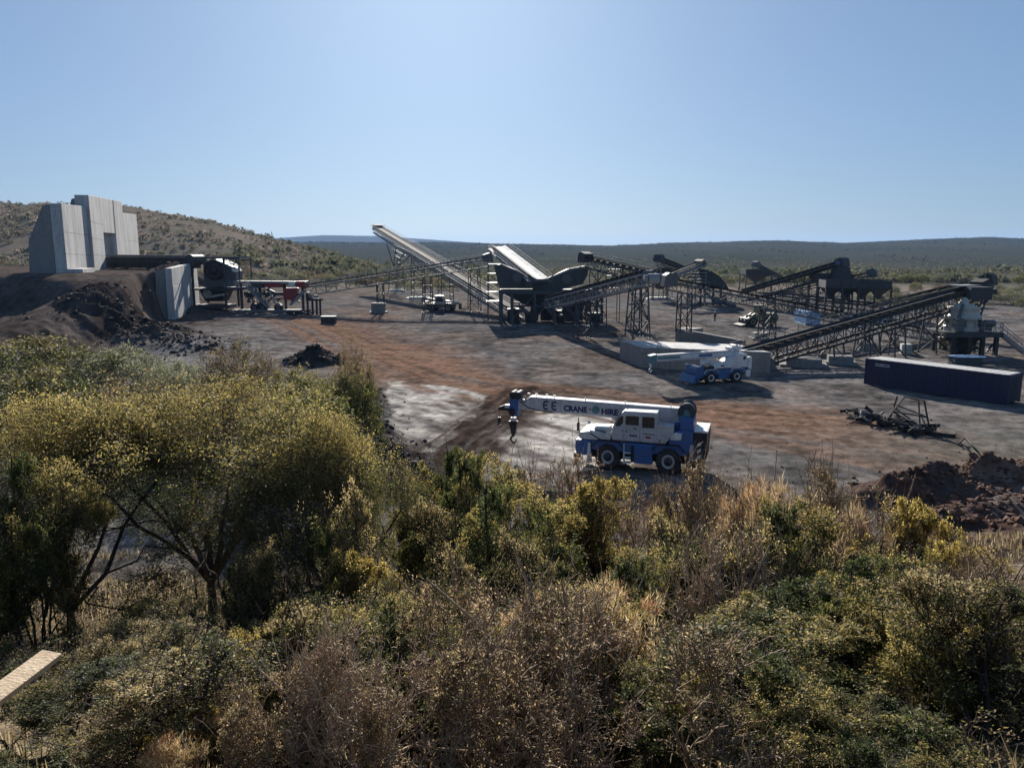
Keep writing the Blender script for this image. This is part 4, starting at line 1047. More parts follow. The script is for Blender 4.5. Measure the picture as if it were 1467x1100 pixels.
m = mb(); g0 = J(311, 375, -1.6); g1 = J(337, 386, -1.6); m.bar(g0 + (0, 0, .3), g1 + (0, 0, .3), 1.1, .2); m.cyl(g1 + (0, -.5, 0), g1 + (0, .6, 0), .5, n=16); m.build('belt_guard', M['white'], jc)
zr = J(300, 369)[2]
xs = [J(286, 400)[0], J(331, 400)[0], J(342, 400)[0], J(352, 400)[0]]
for i, x in enumerate(xs[:2] + xs[3:]):
    for dy in (-3.2, 3.4):
        m = mb(); m.bar((x, JY + dy, zgj - .1), (x, JY + dy, zr - (0 if i < 2 else .1)), .35 if i < 2 else .2); m.build('post', M['steel_dark'], jc)
m = mb()
for dy in (-3.2, 3.4): m.bar((xs[0], JY + dy, zr), (xs[3], JY + dy, zr), .28)
for x in (xs[0], xs[1], xs[3]): m.bar((x, JY - 3.2, zr - .29), (x, JY + 3.4, zr - .29), .25)
m.build('top_frame', M['steel_dark'], jc)
zd = J(330, 412)[2]
m = mb(); m.box(((xs[0] + xs[3]) / 2, JY, zd - .15), (xs[3] - xs[0] + 1.0, 7.6, .3)); m.build('platform', M['steel_dark'], jc)
m = mb(); handrail_mesh(m, [(xs[1], JY - 3.7, zd), (xs[3] + .4, JY - 3.7, zd), (xs[3] + .4, JY + 3.6, zd)], 1.1, 1.2, .07); m.build('handrail', M['galv'], jc)
m = mb(); m.hull8([(xs[0] + 1.4, JY - 1.6, zgj + 1.2), (xs[1] - 1.2, JY - 1.6, zgj + 1.2), (xs[1] - 1.2, JY + 1.6, zgj + 1.2), (xs[0] + 1.4, JY + 1.6, zgj + 1.2)], [(xs[0] + .8, JY - 2.6, zd - .3), (xs[1] - .4, JY - 2.6, zd - .3), (xs[1] - .4, JY + 2.6, zd - .3), (xs[0] + .8, JY + 2.6, zd - .3)]); m.build('discharge_hopper', M['black'], jc)
for k in range(7):
    q = J(302 + k * 3.6, 425 - k * .6, -2.2); m = mb(); m.cyl(q - (0, .3, 0), q + (0, .3, 0), .22, n=8); m.build('roller', M['white'], jc)
m = mb(); q = J(297, 421, -2.6); m.cyl(q - (0, .2, 0), q + (0, .2, 0), .8, n=16); m.build('white_disc', M['cream'], jc)
m = mb(); m.box((J(312, 437)[0], JY - 2, zgj + .35), (7.0, 4, .6)); m.build('base_frame', M['steel_dark'], jc)
# red mobile machinery right of the crusher
RYY = 146.0
def Q_(px, py, dy=0.0): return at(px, py, RYY + dy)
zr0 = zg(Q_(390, 440)[0], RYY)
rm = thing('mobile_crusher_chassis', 'red and grey machinery with walkways and stairs, at the tail of the long conveyor', 'machinery', (Q_(390, 440)[0], RYY, zr0))
m = mb(); m.bar(Q_(338, 404), Q_(440, 405), 2.6, .5); m.build('main_beam', M['galv'], rm)
for (x0, x1, y0, y1, mat, nm, dy) in ((378, 402, 405.5, 412, 'red', 'engine_cover', -1.5), (405, 424, 413, 430, 'red', 'hopper', -1.6), (424, 437, 403, 412, 'red', 'feed_box', -1.4), (356, 376, 405.5, 413, 'steel_dark', 'gearbox', -1.4), (413, 422, 404, 411, 'white', 'tank', -1.7)):
    a = Q_(x0, y0, dy); b = Q_(x1, y1, dy); m = mb(); m.box(((a[0] + b[0]) / 2, RYY + dy + 1.2, (a[2] + b[2]) / 2), (abs(b[0] - a[0]), 2.4, abs(a[2] - b[2]))); m.build(nm, M[mat], rm, bevel=.06)
m = mb(); m.bar(Q_(337, 412, -2.4), Q_(356, 412, -2.4), 1.4, .2); m.build('walkway', M['galv'], rm)
m = mb(); a = Q_(354, 411, -2.4); b = Q_(386, 441, -3.2)
for dy in (-.5, .5): m.bar(a + (0, dy, 0), b + (0, dy, 0), .12, .35)
for k in range(14): q = a + (b - a) * (k + .5) / 14; m.box(q, (.3, 1.0, .06))
for dy in (-.5, .5):
    m.bar(a + (0, dy, 1.0), b + (0, dy, 1.0), .07)
    for k in range(5): q = a + (b - a) * k / 4 + (0, dy, 0); m.bar(q, q + Z3 * 1.0, .07)
m.build('stair', M['galv'], rm)
m = mb(); m.bar(Q_(437, 416, -2), Q_(416, 437, -2), .7, .4); m.build('inclined_chute', M['galv'], rm)
m = mb(); m.bar(Q_(387, 419, -2.2), Q_(397, 437, -2.2), .5, .2); m.bar(Q_(397, 437, -2.3), Q_(405, 438, -2.3), .5, .2); m.build('lower_chute', M['galv'], rm)
for x in (365, 377, 399):
    q = Q_(x, 431, -1.6); q[2] = zr0 + .75; m = mb(); m.cyl(q - (0, .45, 0), q + (0, .45, 0), .78, n=18); w_ = m.build('wheel', M['rubber'], rm)
    m = mb(); m.cyl(q - (0, .5, 0), q - (0, .46, 0), .36, n=12); m.build('rim', M['steel_mid'], w_)
m = mb(); rnd = random.Random(8); m.bar(Q_(350, 421, -.4), Q_(424, 421, -.4), .5, .6)
for k in range(40):
    a = Q_(rnd.uniform(352, 425), rnd.uniform(410, 434), rnd.uniform(-1.4, .5)); b = a + np.array([rnd.uniform(-1.6, 1.6), 0, rnd.uniform(-1.0, 1.0)]); b[2] = max(b[2], zr0 + .2); m.bar(a, b, rnd.uniform(.1, .45))
m.build('pipework', M['steel_dark'], rm)
for x in (345, 372, 408, 433): a = Q_(x, 405, 0); m = mb(); m.bar((a[0], RYY, zr0 - .1), (a[0], RYY, a[2] - .2), .4); m.build('leg', M['steel_dark'], rm)
m = mb(); handrail_mesh(m, [Q_(358, 403.5, -1.2), Q_(436, 403.8, -1.2)], .9, 2.2, .06); m.build('handrail', M['galv'], rm)
m = mb(); m.box((Q_(385, 440)[0], RYY - 1, zr0 + .2), (13.0, 3.0, .35)); m.build('base_slab', M['concrete_grey'], rm)
# black stand beside it
BY = 142.0
def bq(px, py): return at(px, py, BY)
zb0 = zg(bq(449, 445)[0], BY)
bs_ = thing('steel_stand', 'small black four legged steel stand with a bent plate, right of the red machinery', 'stand', (bq(449, 445)[0], BY, zb0))
m = mb(); m.prism([bq(438, 419), bq(441, 419), bq(444, 428), bq(460, 428.5), (bq(460, 431)), bq(438, 431)], (0, 1.6, 0)); m.build('top_plate', M['black'], bs_, bevel=.03)
for x in (440, 447, 453, 458):
    a = bq(x, 430); m = mb(); m.bar((a[0], BY + .2, zb0 - .05), (a[0], BY + .2, a[2]), .32); m.build('leg', M['black'], bs_)
m = mb(); a = bq(451, 426); m.box(a + (0, .8, .1), (.7, .7, .5)); m.build('motor', M['galv'], bs_)
p = gnd(427, 450, 1.0); rp = thing('scrap_pile', 'low dark tangle of steel on the ground below the black stand', 'scrap', tuple(p))
m = mb(); rnd = random.Random(21)
for k in range(40): a = p + np.array([rnd.uniform(-2.2, 2.6), rnd.uniform(-.8, .8), rnd.uniform(-.1, .5)]); m.bar(a, a + np.array([rnd.uniform(-1.2, 1.2), rnd.uniform(-.5, .5), rnd.uniform(-.2, .2)]), rnd.uniform(.08, .3))
m.build('offcut', M['black'], rp)
p = gnd(471, 459, .8); bb = thing('steel_box', 'small black steel box alone on the gravel, right of the black stand', 'box', (p[0], p[1], zg(p[0], p[1])))
z_ = zg(p[0], p[1]); m = mb(); m.box((p[0], p[1], z_ + .55), (2.3, 1.3, 1.1)); m.build('case', M['black'], bb, bevel=.04)
m = mb(); m.box((p[0], p[1], z_ + 1.14), (2.4, 1.4, .08)); m.build('lid', M['steel_dark'], bb)
# timber sleepers on the cut face beside the low wall
for k in range(3):
    a = hit(209 - k * 3.5, 412 + k * 5) + Z3 * .1; sl_ = thing('timber_sleeper', ['topmost', 'middle', 'lowest'][k] + ' of three old timber sleepers on the cut bank left of the low wall', 'sleeper', tuple(a), 0, 'sleepers on the cut bank')
    m = mb(); m.bar(a + (-1.3, -.3, 0), a + (1.3, .3, .5), .35, .3); m.build('beam', M['dust'], sl_, bevel=.03)
# ------------------------------------------------------------------ vehicles and people
def wheel(parent, c, r, w, rimr=.55, side=1, n=28, mat_rim='crane_grey', lugs=True):
    """wheel with axle along local y; side=+1: outer face to +y"""
    m = mb(); a = np.array(c, float) - (0, w / 2, 0)
    m.lathe(a, (0, 1, 0), [(rimr * r, .06 * w), (.82 * r, 0), (.95 * r, .06 * w), (r, .2 * w), (r, .8 * w), (.95 * r, .94 * w), (.82 * r, w), (rimr * r, .94 * w)], n)
    if lugs:
        for k in range(20):
            t = 2 * math.pi * k / 20
            for s_, o in ((-1, 0), (1, .5)):
                tt = t + o * math.pi / 10; p = np.array(c) + np.array([math.cos(tt) * r * .99, s_ * w * .22, math.sin(tt) * r * .99])
                q = p + np.array([math.cos(tt + .12) - math.cos(tt), 0, math.sin(tt + .12) - math.sin(tt)]) * r + np.array([0, s_ * w * .22, 0]); m.bar(p, q, .07 * r, .07 * r)
    t = m.build('wheel', M['rubber'], parent, local=True)
    m = mb(); y0 = w / 2 if side > 0 else -w / 2
    m.lathe(np.array(c) + (0, y0 - side * .16 * w, 0), (0, side, 0), [(rimr * r, .04 * w), (rimr * r * .96, .17 * w), (rimr * r * .84, .16 * w), (rimr * r * .74, -.06 * w), (rimr * r * .36, -.02 * w), (rimr * r * .3, .1 * w), (0, .1 * w)], n)
    m.build('rim', M[mat_rim], t, local=True)
    m = mb(); m.lathe(np.array(c) + (0, y0 - side * .16 * w, 0), (0, side, 0), [(rimr * r * .62, .02 * w), (rimr * r * .4, .06 * w), (rimr * r * .36, .2 * w), (0, .22 * w)], 16); m.build('hub', M['steel_dark'], t, local=True)
    return t
def lbox(parent, name, x0, x1, y0, y1, z0, z1, mat, bevel=.03):
    return mb().box(((x0 + x1) / 2, (y0 + y1) / 2, (z0 + z1) / 2), (x1 - x0, y1 - y0, z1 - z0)).build(name, M[mat], parent, bevel=bevel, local=True)
def lprism(parent, name, prof, y0, y1, mat, bevel=.03):
    """profile in (x,z), from y0 to y1"""
    return mb().prism([(x, y0, z) for x, z in prof], (0, y1 - y0, 0)).build(name, M[mat], parent, bevel=bevel, local=True)

# ---------- near crane: local x forward, y left (towards the camera), z up
g0 = gnd(921, 676)
HD = math.atan2(.30, -.954)
near = thing('mobile_crane', 'white and blue mobile crane with CRANE HIRE on its boom, nearest the bushes', 'mobile crane', (g0[0], g0[1] + 1.0, zg(g0[0], g0[1] + 1.0) - .02), HD, 'rough terrain cranes', .93)
C1 = near
near.scale = (.93, .97, 1.04)
WB = 1.83
for x in (WB, -WB):
    for y, sd_ in ((.98, 1), (-.98, -1)): wheel(C1, (x, y, .74), .75, .52, .52, sd_)
lbox(C1, 'chassis', -3.0, 3.1, -.62, .62, .55, 1.15, 'black')
lprism(C1, 'carrier_deck', [(-2.9, 1.1), (2.85, 1.1), (2.85, 1.62), (-2.9, 1.62)], -1.15, 1.15, 'blue')
for x in (WB, -WB):
    for s_ in (1, -1):
        m = mb(); pr = [(x + .98, 1.28), (x + .62, 1.66), (x - .62, 1.66), (x - .98, 1.28)]
        m.prism([(a, s_ * .74, b) for a, b in pr] + [(a * 1 + (0), s_ * .74, b + .06) for a, b in reversed(pr)], (0, s_ * .56, 0)); m.build('mudguard', M['black'], C1, local=True)
lbox(C1, 'tool_box', -.88, .22, .7, 1.22, .52, 1.56, 'blue')
lbox(C1, 'panel', .24, .42, .7, 1.2, .55, 1.5, 'black')
for k in range(3): lbox(C1, 'step', .42, .84, .95, 1.28, .50 + .27 * k, .56 + .27 * k, 'white', .01)
lbox(C1, 'step_frame', .80, .86, .95, 1.28, .45, 1.55, 'white', .01)
lbox(C1, 'tool_box', -.9, .9, -1.22, -.7, .55, 1.56, 'blue')
# front: white bonnet, blue bumper, lamps
lprism(C1, 'front_hood', [(1.7, 1.64), (3.55, 1.64), (3.72, 1.80), (3.60, 2.02), (2.9, 2.12), (1.7, 2.14)], -1.1, 1.12, 'white', .05)
lbox(C1, 'hood_box', 1.85, 2.75, -.2, .95, 2.14, 2.30, 'white', .03)
lprism(C1, 'front_bumper', [(2.86, .8), (3.75, .72), (3.86, 1.1), (3.84, 1.6), (2.86, 1.6)], -1.22, 1.22, 'blue', .05)
for y in (.95, -.95):
    h_ = lbox(C1, 'headlight', 3.80, 3.90, y - .14, y + .14, 1.12, 1.36, 'white', .02)
lbox(C1, 'bumper_bar', 3.55, 3.95, -1.25, 1.25, .62, .86, 'black')
m = mb(); m.bar((3.62, 1.15, 2.0), (3.68, 1.2, 2.85), .05); m.box((3.68, 1.2, 2.35), (.12, .26, .42)); m.build('mirror', M['black'], C1, local=True)
m = mb(); m.bar((3.2, .3, 2.1), (3.2, .3, 2.34), .05); m.lathe((3.2, .3, 2.34), (0, 0, 1), [(.1, 0), (.1, .12), (.05, .17), (0, .17)], 10); m.build('marker_lamp', M['white'], C1, local=True)
m = mb(); m.bar((2.3, 1.15, 1.7), (2.95, 1.18, 2.02), .05); m.bar((2.0, 1.16, 2.12), (2.7, .9, 2.16), .06); m.build('grab_rail', M['black'], C1, local=True)
lprism(C1, 'front_outrigger', [(2.85, .35), (3.15, .35), (3.05, 1.5), (2.9, 1.5)], .9, 1.25, 'white', .02)
lprism(C1, 'front_outrigger', [(2.85, .35), (3.15, .35), (3.05, 1.5), (2.9, 1.5)], -1.25, -.9, 'white', .02)
# rear: counterweight, jacks
lbox(C1, 'slewing_ring', -1.0, .9, -.8, .8, 1.62, 1.74, 'black')
lprism(C1, 'superstructure', [(1.2, 1.76), (-3.0, 1.76), (-3.15, 2.0), (-3.0, 2.62), (-2.2, 2.72), (1.2, 2.0)], -1.1, .30, 'blue', .04)
lprism(C1, 'rear_body', [(-1.75, 1.55), (-3.25, 1.25), (-3.25, 2.45), (-2.7, 2.5), (-2.05, 2.3)], .30, 1.16, 'blue', .04)
lprism(C1, 'rear_guard', [(-1.9, 1.95), (-2.55, 1.98), (-2.6, 2.34), (-2.2, 2.38), (-1.98, 2.2)], 1.17, 1.25, 'white', .02)
lprism(C1, 'counterweight', [(-3.27, .95), (-4.05, 1.0), (-4.10, 2.42), (-3.27, 2.46)], -1.2, 1.2, 'black', .06)
lbox(C1, 'counterweight_cap', -4.10, -3.28, -1.18, 1.18, 2.44, 2.54, 'white', .03)
lbox(C1, 'mast_post', -3.22, -2.45, -.95, .98, 2.45, 3.12, 'blue', .05)
for y in (1.02, -1.02):
    j = lbox(C1, 'rear_outrigger', -3.42, -3.08, y - .16, y + .16, .45, 1.75, 'crane_grey', .03)
    m = mb(); m.cyl((-3.25, y, .12), (-3.25, y, .5), .09, n=10); m.build('jack_rod', M['galv'], j, local=True)
lbox(C1, 'rear_beam', -3.9, -2.9, -1.25, 1.25, .55, .9, 'black')
for k in range(3):
    m = mb(); z = 1.0 + .34 * k; m.prism([(-3.50, 1.215, z), (-3.72, 1.215, z + .1), (-3.72, 1.215, z + .28), (-3.50, 1.215, z + .18)], (0, .01, 0)); m.build('warning_stripe', M['white'], C1, local=True)
# winch with cable reel on top
m = mb(); m.lathe((-2.75, -.5, 3.35), (0, 1, 0), [(.52, 0), (.52, .07), (.36, .07), (.36, .95), (.52, .95), (.52, 1.02), (.1, 1.02)], 26)
w_ = m.build('winch_drum', M['steel_dark'], C1, local=True)
m = mb()
for k in range(11): m.lathe((-2.75, -.40 + k * .078, 3.35), (0, 1, 0), [(.40, 0), (.435, .039), (.40, .078)], 26)
m.build('wire_rope', M['galv'], w_, local=True)
m = mb(); m.cyl((-2.75, .53, 3.35), (-2.75, .66, 3.35), .16, n=14); m.bar((-2.3, .5, 3.0), (-3.0, .55, 3.2), .12, .3); m.build('winch_motor', M['teal'], w_, local=True)
# cab (left side)
cab = lprism(C1, 'cab', [(1.58, 1.72), (1.58, 2.36), (1.02, 3.28), (.96, 3.30), (-1.12, 3.30), (-1.15, 2.72), (-2.08, 2.72), (-2.10, 2.26), (-1.62, 1.70)], .30, 1.18, 'crane_grey', .05)
lbox(cab, 'cab_roof', -1.10, .94, .32, 1.16, 3.29, 3.37, 'white', .03)  # roof whiter than the cab sides to look sunlit
def pane(name, prof, y, mat='glass', par=cab, t=.012):
    m = mb(); m.prism([(a, y, b) for a, b in prof], (0, t, 0)); return m.build(name, M[mat], par, local=True)
def framed(prof, y, k=1.10):
    cx_ = sum(a for a, b in prof) / len(prof); cz_ = sum(b for a, b in prof) / len(prof)
    f = pane('window_frame', [(cx_ + (a - cx_) * k, cz_ + (b - cz_) * k) for a, b in prof], y, 'crane_grey', t=.010)
    w = pane('window', prof, y + .004, 'glass', t=.010); return w
framed([(.78, 3.08), (.70, 3.12), (.02, 3.12), (-.02, 3.08), (-.02, 2.66), (.02, 2.62), (.74, 2.62), (.78, 2.66)], 1.181)
framed([(-.26, 3.12), (-.92, 3.12), (-.96, 3.08), (-.96, 2.56), (-.92, 2.52), (-.26, 2.52), (-.22, 2.56), (-.22, 3.08)], 1.181)
framed([(1.34, 2.50), (1.36, 2.66), (1.16, 3.0), (1.02, 3.1), (.92, 3.06), (.92, 2.72), (1.1, 2.52)], 1.181)
m = mb(); m.prism([(1.588, .38, 2.38), (1.588, 1.10, 2.38), (1.06, 1.10, 3.25), (1.06, .38, 3.25)], (.02, 0, .012)); m.build('windscreen', M['glass'], cab, local=True)
lbox(cab, 'door_handle', .10, .26, 1.185, 1.215, 2.42, 2.47, 'black', .005)
for xx in (.86, -.10, -1.08): lbox(cab, 'door_seam', xx, xx + .018, 1.178, 1.186, 1.80, 2.5, 'steel_dark', 0)
lbox(cab, 'vent', -1.0, -.25, 1.178, 1.188, 2.16, 2.20, 'black', 0)
for k in range(4): lbox(cab, 'maker_mark', .52 - .12 * k - .09, .52 - .12 * k, 1.180, 1.188, 1.98, 2.10, 'letters', 0)
lbox(cab, 'red_mark', -.76, -.44, 1.180, 1.188, 1.95, 2.06, 'red', 0)
for a_, b_ in ((.98, 2.28), (.72, 2.26)): m = mb(); m.cyl((a_, 1.18, b_), (a_, 1.195, b_), .045, n=10); m.build('cap', M['black'], cab, local=True)
m = mb(); m.cyl((-1.3, 1.175, 1.86), (-1.3, 1.19, 1.86), .05, n=10); m.build('cap', M['black'], cab, local=True)
# boom, on the far side of the cab
BZ0, BZ1, BX0, BX1 = 3.02, 3.24, -2.55, 7.6
bd = unit(np.array([BX1 - BX0, 0, BZ1 - BZ0])); bu = np.array([-bd[2], 0, bd[0]]); BYc = -.28
bP = np.array([BX0, BYc, BZ0]); bL = np.linalg.norm([BX1 - BX0, BZ1 - BZ0])
def bp(t, y, h): return bP + bd * t + np.array([0, y, 0]) + bu * h
m = mb(); m.prism([bp(0, -.33, -.40), bp(.2, -.33, .40), bp(bL - .4, -.33, .36), bp(bL, -.33, .12), bp(bL, -.33, -.38), bp(bL * .45, -.33, -.40)], (0, .66, 0)); boom = m.build('boom', M['crane_grey'], C1, bevel=.05, local=True)
m = mb(); m.prism([bp(bL - .05, -.27, -.4), bp(bL + .35, -.27, -.36), bp(bL + .35, -.27, .2), bp(bL - .05, -.27, .14)], (0, .54, 0)); m.build('inner_boom', M['crane_grey'], boom, bevel=.03, local=True)
m = mb(); m.prism([bp(.25, -.30, .403), bp(bL - .45, -.30, .367), bp(bL - .45, .30, .367), bp(.25, .30, .403)], bu * .05); m.build('boom_top', M['white'], boom, local=True)  # white strip paints the sunlit top of the greyer boom
hd = mb(); hd.prism([bp(bL + .3, -.34, .5), bp(bL + .62, -.34, .55), bp(bL + .92, -.34, .2), bp(bL + .9, -.34, -.75), bp(bL + .35, -.34, -.8)], (0, .68, 0)); bh = hd.build('boom_head', M['blue'], boom, bevel=.03, local=True)
for (t, h, y) in ((bL + .68, .42, .0), (bL + .72, -.55, .0), (bL + .3, .45, .12)):
    m = mb(); m.cyl(bp(t, y - .42, h), bp(t, y + .42, h), .22, n=18); m.build('sheave', M['black'], bh, local=True)
m = mb(); m.prism([bp(bL + .85, -.28, -.1), bp(bL + 1.75, -.28, -.42), bp(bL + 1.85, -.28, -.62), bp(bL + .85, -.28, -.62)], (0, .2, 0)); m.build('rooster_head', M['black'], bh, local=True)
m = mb(); m.prism([bp(bL + .95, -.05, -.2), bp(bL + 1.25, -.05, -.2), bp(bL + 1.25, -.05, -.38), bp(bL + .95, -.05, -.38)], (0, .3, 0)); m.build('lamp', M['white'], bh, local=True)
m = mb(); m.lathe(bp(bL - .05, .30, .22), (0, 1, 0), [(.09, 0), (.2, 0), (.2, .06), (.09, .06), (.09, 0)], 16); m.build('reel', M['galv'], boom, local=True)
m = mb(); m.tube([bp(bL + .2, .36, .1), bp(bL - .4, .36, -.25), bp(bL - 1.1, .35, -.34), bp(bL - 2.0, .35, -.37)], .025, 6); m.build('hose', M['black'], boom, local=True)
for k, t in enumerate((.8, 3.6, 6.1, 8.1, 8.6, 9.3, 9.8)):
    m = mb(); q = bp(t, .22, .40); m.bar(q, q + np.array([0, 0, .16]), .05); m.box(q + np.array([0, 0, .17]), (.16 if k > 2 else .06, .08, .07)); m.build('rope_guide', M['white'], boom, local=True)
# hook blocks
hk = mb(); q = bp(bL + .72, 0, -1.0)
hk.box(q + (0, 0, -.05), (.34, .3, .22)); hb1 = hk.build('hook_block', M['white'], boom, bevel=.02, local=True)
m = mb(); m.hull8([q + (-.1, -.1, -1.0), q + (.1, -.1, -1.0), q + (.1, .1, -1.0), q + (-.1, .1, -1.0)], [q + (-.28, -.16, -.16), q + (.28, -.16, -.16), q + (.28, .16, -.16), q + (-.28, .16, -.16)]); m.build('block_cheek', M['black'], hb1, local=True)
def hook_pts(c, r): return [c + np.array([0, 0, r * 1.6]), c + np.array([0, 0, r * .9])] + [c + np.array([r * math.sin(a), 0, r * math.cos(a)]) for a in np.linspace(.35, 4.9, 12)]
m = mb(); m.tube(hook_pts(q + np.array([0, 0, -1.25]), .19), [.07] * 10 + [.06, .05, .04, .03], 8); m.build('hook', M['black'], hb1, local=True)
m = mb(); m.tube([q + (0, 0, .0), bp(bL + .72, .05, -.5)], .03, 6); m.tube([q + (.12, 0, 0), bp(bL + .6, .05, -.5)], .03, 6); m.build('wire_rope', M['black'], hb1, local=True)
q = bp(bL + 1.75, -.18, -.6); m = mb(); m.tube([q, q - Z3 * .45], .02, 5); m.cyl(q - Z3 * .45, q - Z3 * .75, .1, .14, 10); m.tube(hook_pts(q - Z3 * .92, .12), .04, 6); m.build('auxiliary_hook', M['black'], boom, local=True)
# lettering on the boom side that faces the camera (+y side of the boom)
def boom_text(s, t, width, size, h=-.22, mat='letters', bold=.02): 
    place_text(s, size, bp(t, .334, h), -bd, bu, M[mat], boom, width=width, bold=bold, ext=.006, local=True)
boom_text('CRANE', 7.45, 1.5, .44, bold=.022)
boom_text('HIRE', 5.05, 1.05, .44, bold=.022)
m = mb(); q = bp(5.76, .332, .0); m.cyl(q, q + (0, .01, 0), .06, n=12); m.build('emblem_dot', M['letters'], boom, local=True)
m = mb(); q = bp(5.40, .332, -.02); m.cyl(q, q + (0, .01, 0), .25, n=22); m.build('emblem_disc', M['teal'], boom, local=True)
for t in (8.6, 8.05):                                               # the two split C shapes before the words
    for a0_, a1_ in ((.22, 2.25), (4.03, 6.06)):
        m = mb(); pts = [bp(t - .19 * math.cos(a), .336, -.0 + .23 * math.sin(a)) for a in np.linspace(a0_, a1_, 9)]
        pts = [bp(t + .19 * -math.cos(a) * -1, .336, .23 * math.sin(a)) for a in np.linspace(a0_, a1_, 9)]
        m.tube(pts, .05, 6); m.build('emblem_arc', M['letters'], boom, local=True)
    m = mb(); m.bar(bp(t + .2, .336, 0), bp(t - .06, .336, 0), .02, .09); m.build('emblem_bar', M['letters'], boom, local=True)
# lift cylinder
m = mb(); m.cyl((.6, BYc, 1.9), bp(4.4, 0, -.38), .16, n=14); m.build('lift_cylinder', M['crane_grey'], C1, local=True)

# ---------- far crane
g1 = gnd(1032, 550)
H2 = math.atan2(-.36, -.93)
C2 = thing('mobile_crane', 'pale blue mobile crane with lowered boom beside the concrete block, the farther crane', 'mobile crane', (g1[0], g1[1] + 1.1, zg(g1[0], g1[1]) - .02), H2, 'rough terrain cranes', .87)
WB2 = 1.65
for x in (WB2, -WB2):
    for y, sd_ in ((.98, 1), (-.98, -1)): wheel(C2, (x, y, .68), .69, .5, .55, sd_, 22, 'white', False)
lbox(C2, 'chassis', -2.7, 2.8, -.62, .62, .5, 1.05, 'black')
lbox(C2, 'carrier_deck', -2.75, 2.7, -1.14, 1.14, 1.0, 1.52, 'blue_light', .04)
lbox(C2, 'tool_box', -.75, .75, .75, 1.2, .45, 1.45, 'blue_light'); lbox(C2, 'tool_box', -.75, .75, -1.2, -.75, .45, 1.45, 'blue_light')
for k in range(3): lbox(C2, 'step', -.70, -.35, 1.2, 1.3, .5 + .25 * k, .55 + .25 * k, 'black', 0)
for x in (WB2, -WB2):
    for s_ in (1, -1): m = mb(); pr = [(x + .92, 1.2), (x + .58, 1.54), (x - .58, 1.54), (x - .92, 1.2)]; m.prism([(a, s_ * .74, b) for a, b in pr] + [(a, s_ * .74, b + .06) for a, b in reversed(pr)], (0, s_ * .52, 0)); m.build('mudguard', M['white'], C2, local=True)
lprism(C2, 'front_body', [(2.6, .7), (3.35, .75), (3.45, 1.7), (3.0, 1.95), (2.5, 1.9), (2.5, 1.4)], -1.1, 1.1, 'blue_light', .05)
lbox(C2, 'front_hood', 1.2, 2.6, -1.0, 1.1, 1.55, 1.9, 'black', .04)
m = mb(); m.prism([(3.7, -1.35, .25), (4.0, -1.35, .25), (3.75, -1.35, 1.05), (3.5, -1.35, 1.05)], (0, 2.7, 0)); m.build('dozer_blade', M['blue_light'], C2, local=True)
for y in (-.8, .8): m = mb(); m.bar((2.7, y, .8), (3.7, y, .6), .18); m.build('blade_arm', M['blue'], C2, local=True)
for y in (-1.0, 1.0):
    o = lbox(C2, 'front_outrigger', 3.1, 3.4, y - .16, y + .16, .3, 1.9, 'blue_light'); lbox(o, 'cap', 3.08, 3.42, y - .18, y + .18, 1.9, 2.0, 'white', 0)
lprism(C2, 'superstructure', [(1.3, 1.62), (-3.0, 1.62), (-3.05, 2.45), (-2.9, 3.05), (-1.9, 3.2), (-.4, 2.35), (1.3, 2.05)], -.35, 1.12, 'white', .06)
lprism(C2, 'cab', [(1.5, 1.62), (-.3, 1.62), (-.3, 3.0), (.9, 3.0), (1.5, 2.4)], -1.18, -.4, 'white', .05)
lbox(C2, 'side_window', .1, .45, 1.125, 1.14, 1.85, 2.0, 'glass', 0); lbox(C2, 'side_window', -2.7, -2.4, 1.125, 1.14, 2.45, 2.8, 'glass', 0)
lbox(C2, 'counterweight', -3.55, -3.06, -1.15, 1.15, 1.35, 2.7, 'white', .06); lbox(C2, 'rear_bumper', -3.4, -2.8, -1.2, 1.2, .55, 1.3, 'white', .04)
for y in (-1.0, 1.0): lbox(C2, 'rear_outrigger', -3.3, -3.0, y - .15, y + .15, .3, 1.5, 'blue_light')
bA = np.array([-2.35, .1, 3.05]); bB = np.array([8.0, .1, 3.0]); bd2 = unit(bB - bA); bu2 = np.array([-bd2[2], 0, bd2[0]])
m = mb(); m.prism([bA + bu2 * -.35 + (0, -.32, 0), bA + bu2 * .4 + (0, -.32, 0), bB + bu2 * .36 + (0, -.32, 0), bB + bu2 * -.36 + (0, -.32, 0)], (0, .64, 0)); bm2 = m.build('boom', M['crane_grey'], C2, bevel=.04, local=True)
for k, (a_, b_, mt_) in enumerate(((.2, 3.4, 'white'), (3.5, 5.1, 'blue_light'), (5.2, 7.4, 'white'), (7.5, 10.2, 'teal'))):
    m = mb(); p_ = bA + bd2 * a_ + (0, .325, 0); q_ = bA + bd2 * b_ + (0, .325, 0); m.prism([p_ - bu2 * .12, q_ - bu2 * .12, q_ + bu2 * .14, p_ + bu2 * .14], (0, .012, 0)); m.build('boom_stripe', M[mt_], bm2, local=True)
m = mb(); m.prism([bB + bu2 * .45 + (-.05, -.35, 0), bB + (.7, -.35, .3), bB + (.75, -.35, -.5), bB + bu2 * -.5 + (-.05, -.35, 0)], (0, .7, 0)); m.build('boom_head', M['teal'], bm2, local=True)
m = mb(); q = bB + (.55, .1, -.5); m.cyl(q, q - Z3 * .5, .16, .1, 10); m.tube(hook_pts(q - Z3 * .75, .16), .05, 6); m.build('hook', M['white'], bm2, local=True)
m = mb(); m.cyl((.3, .1, 1.9), bA + bd2 * 4.6 - bu2 * .35, .17, n=12); m.build('lift_cylinder', M['white'], C2, local=True)
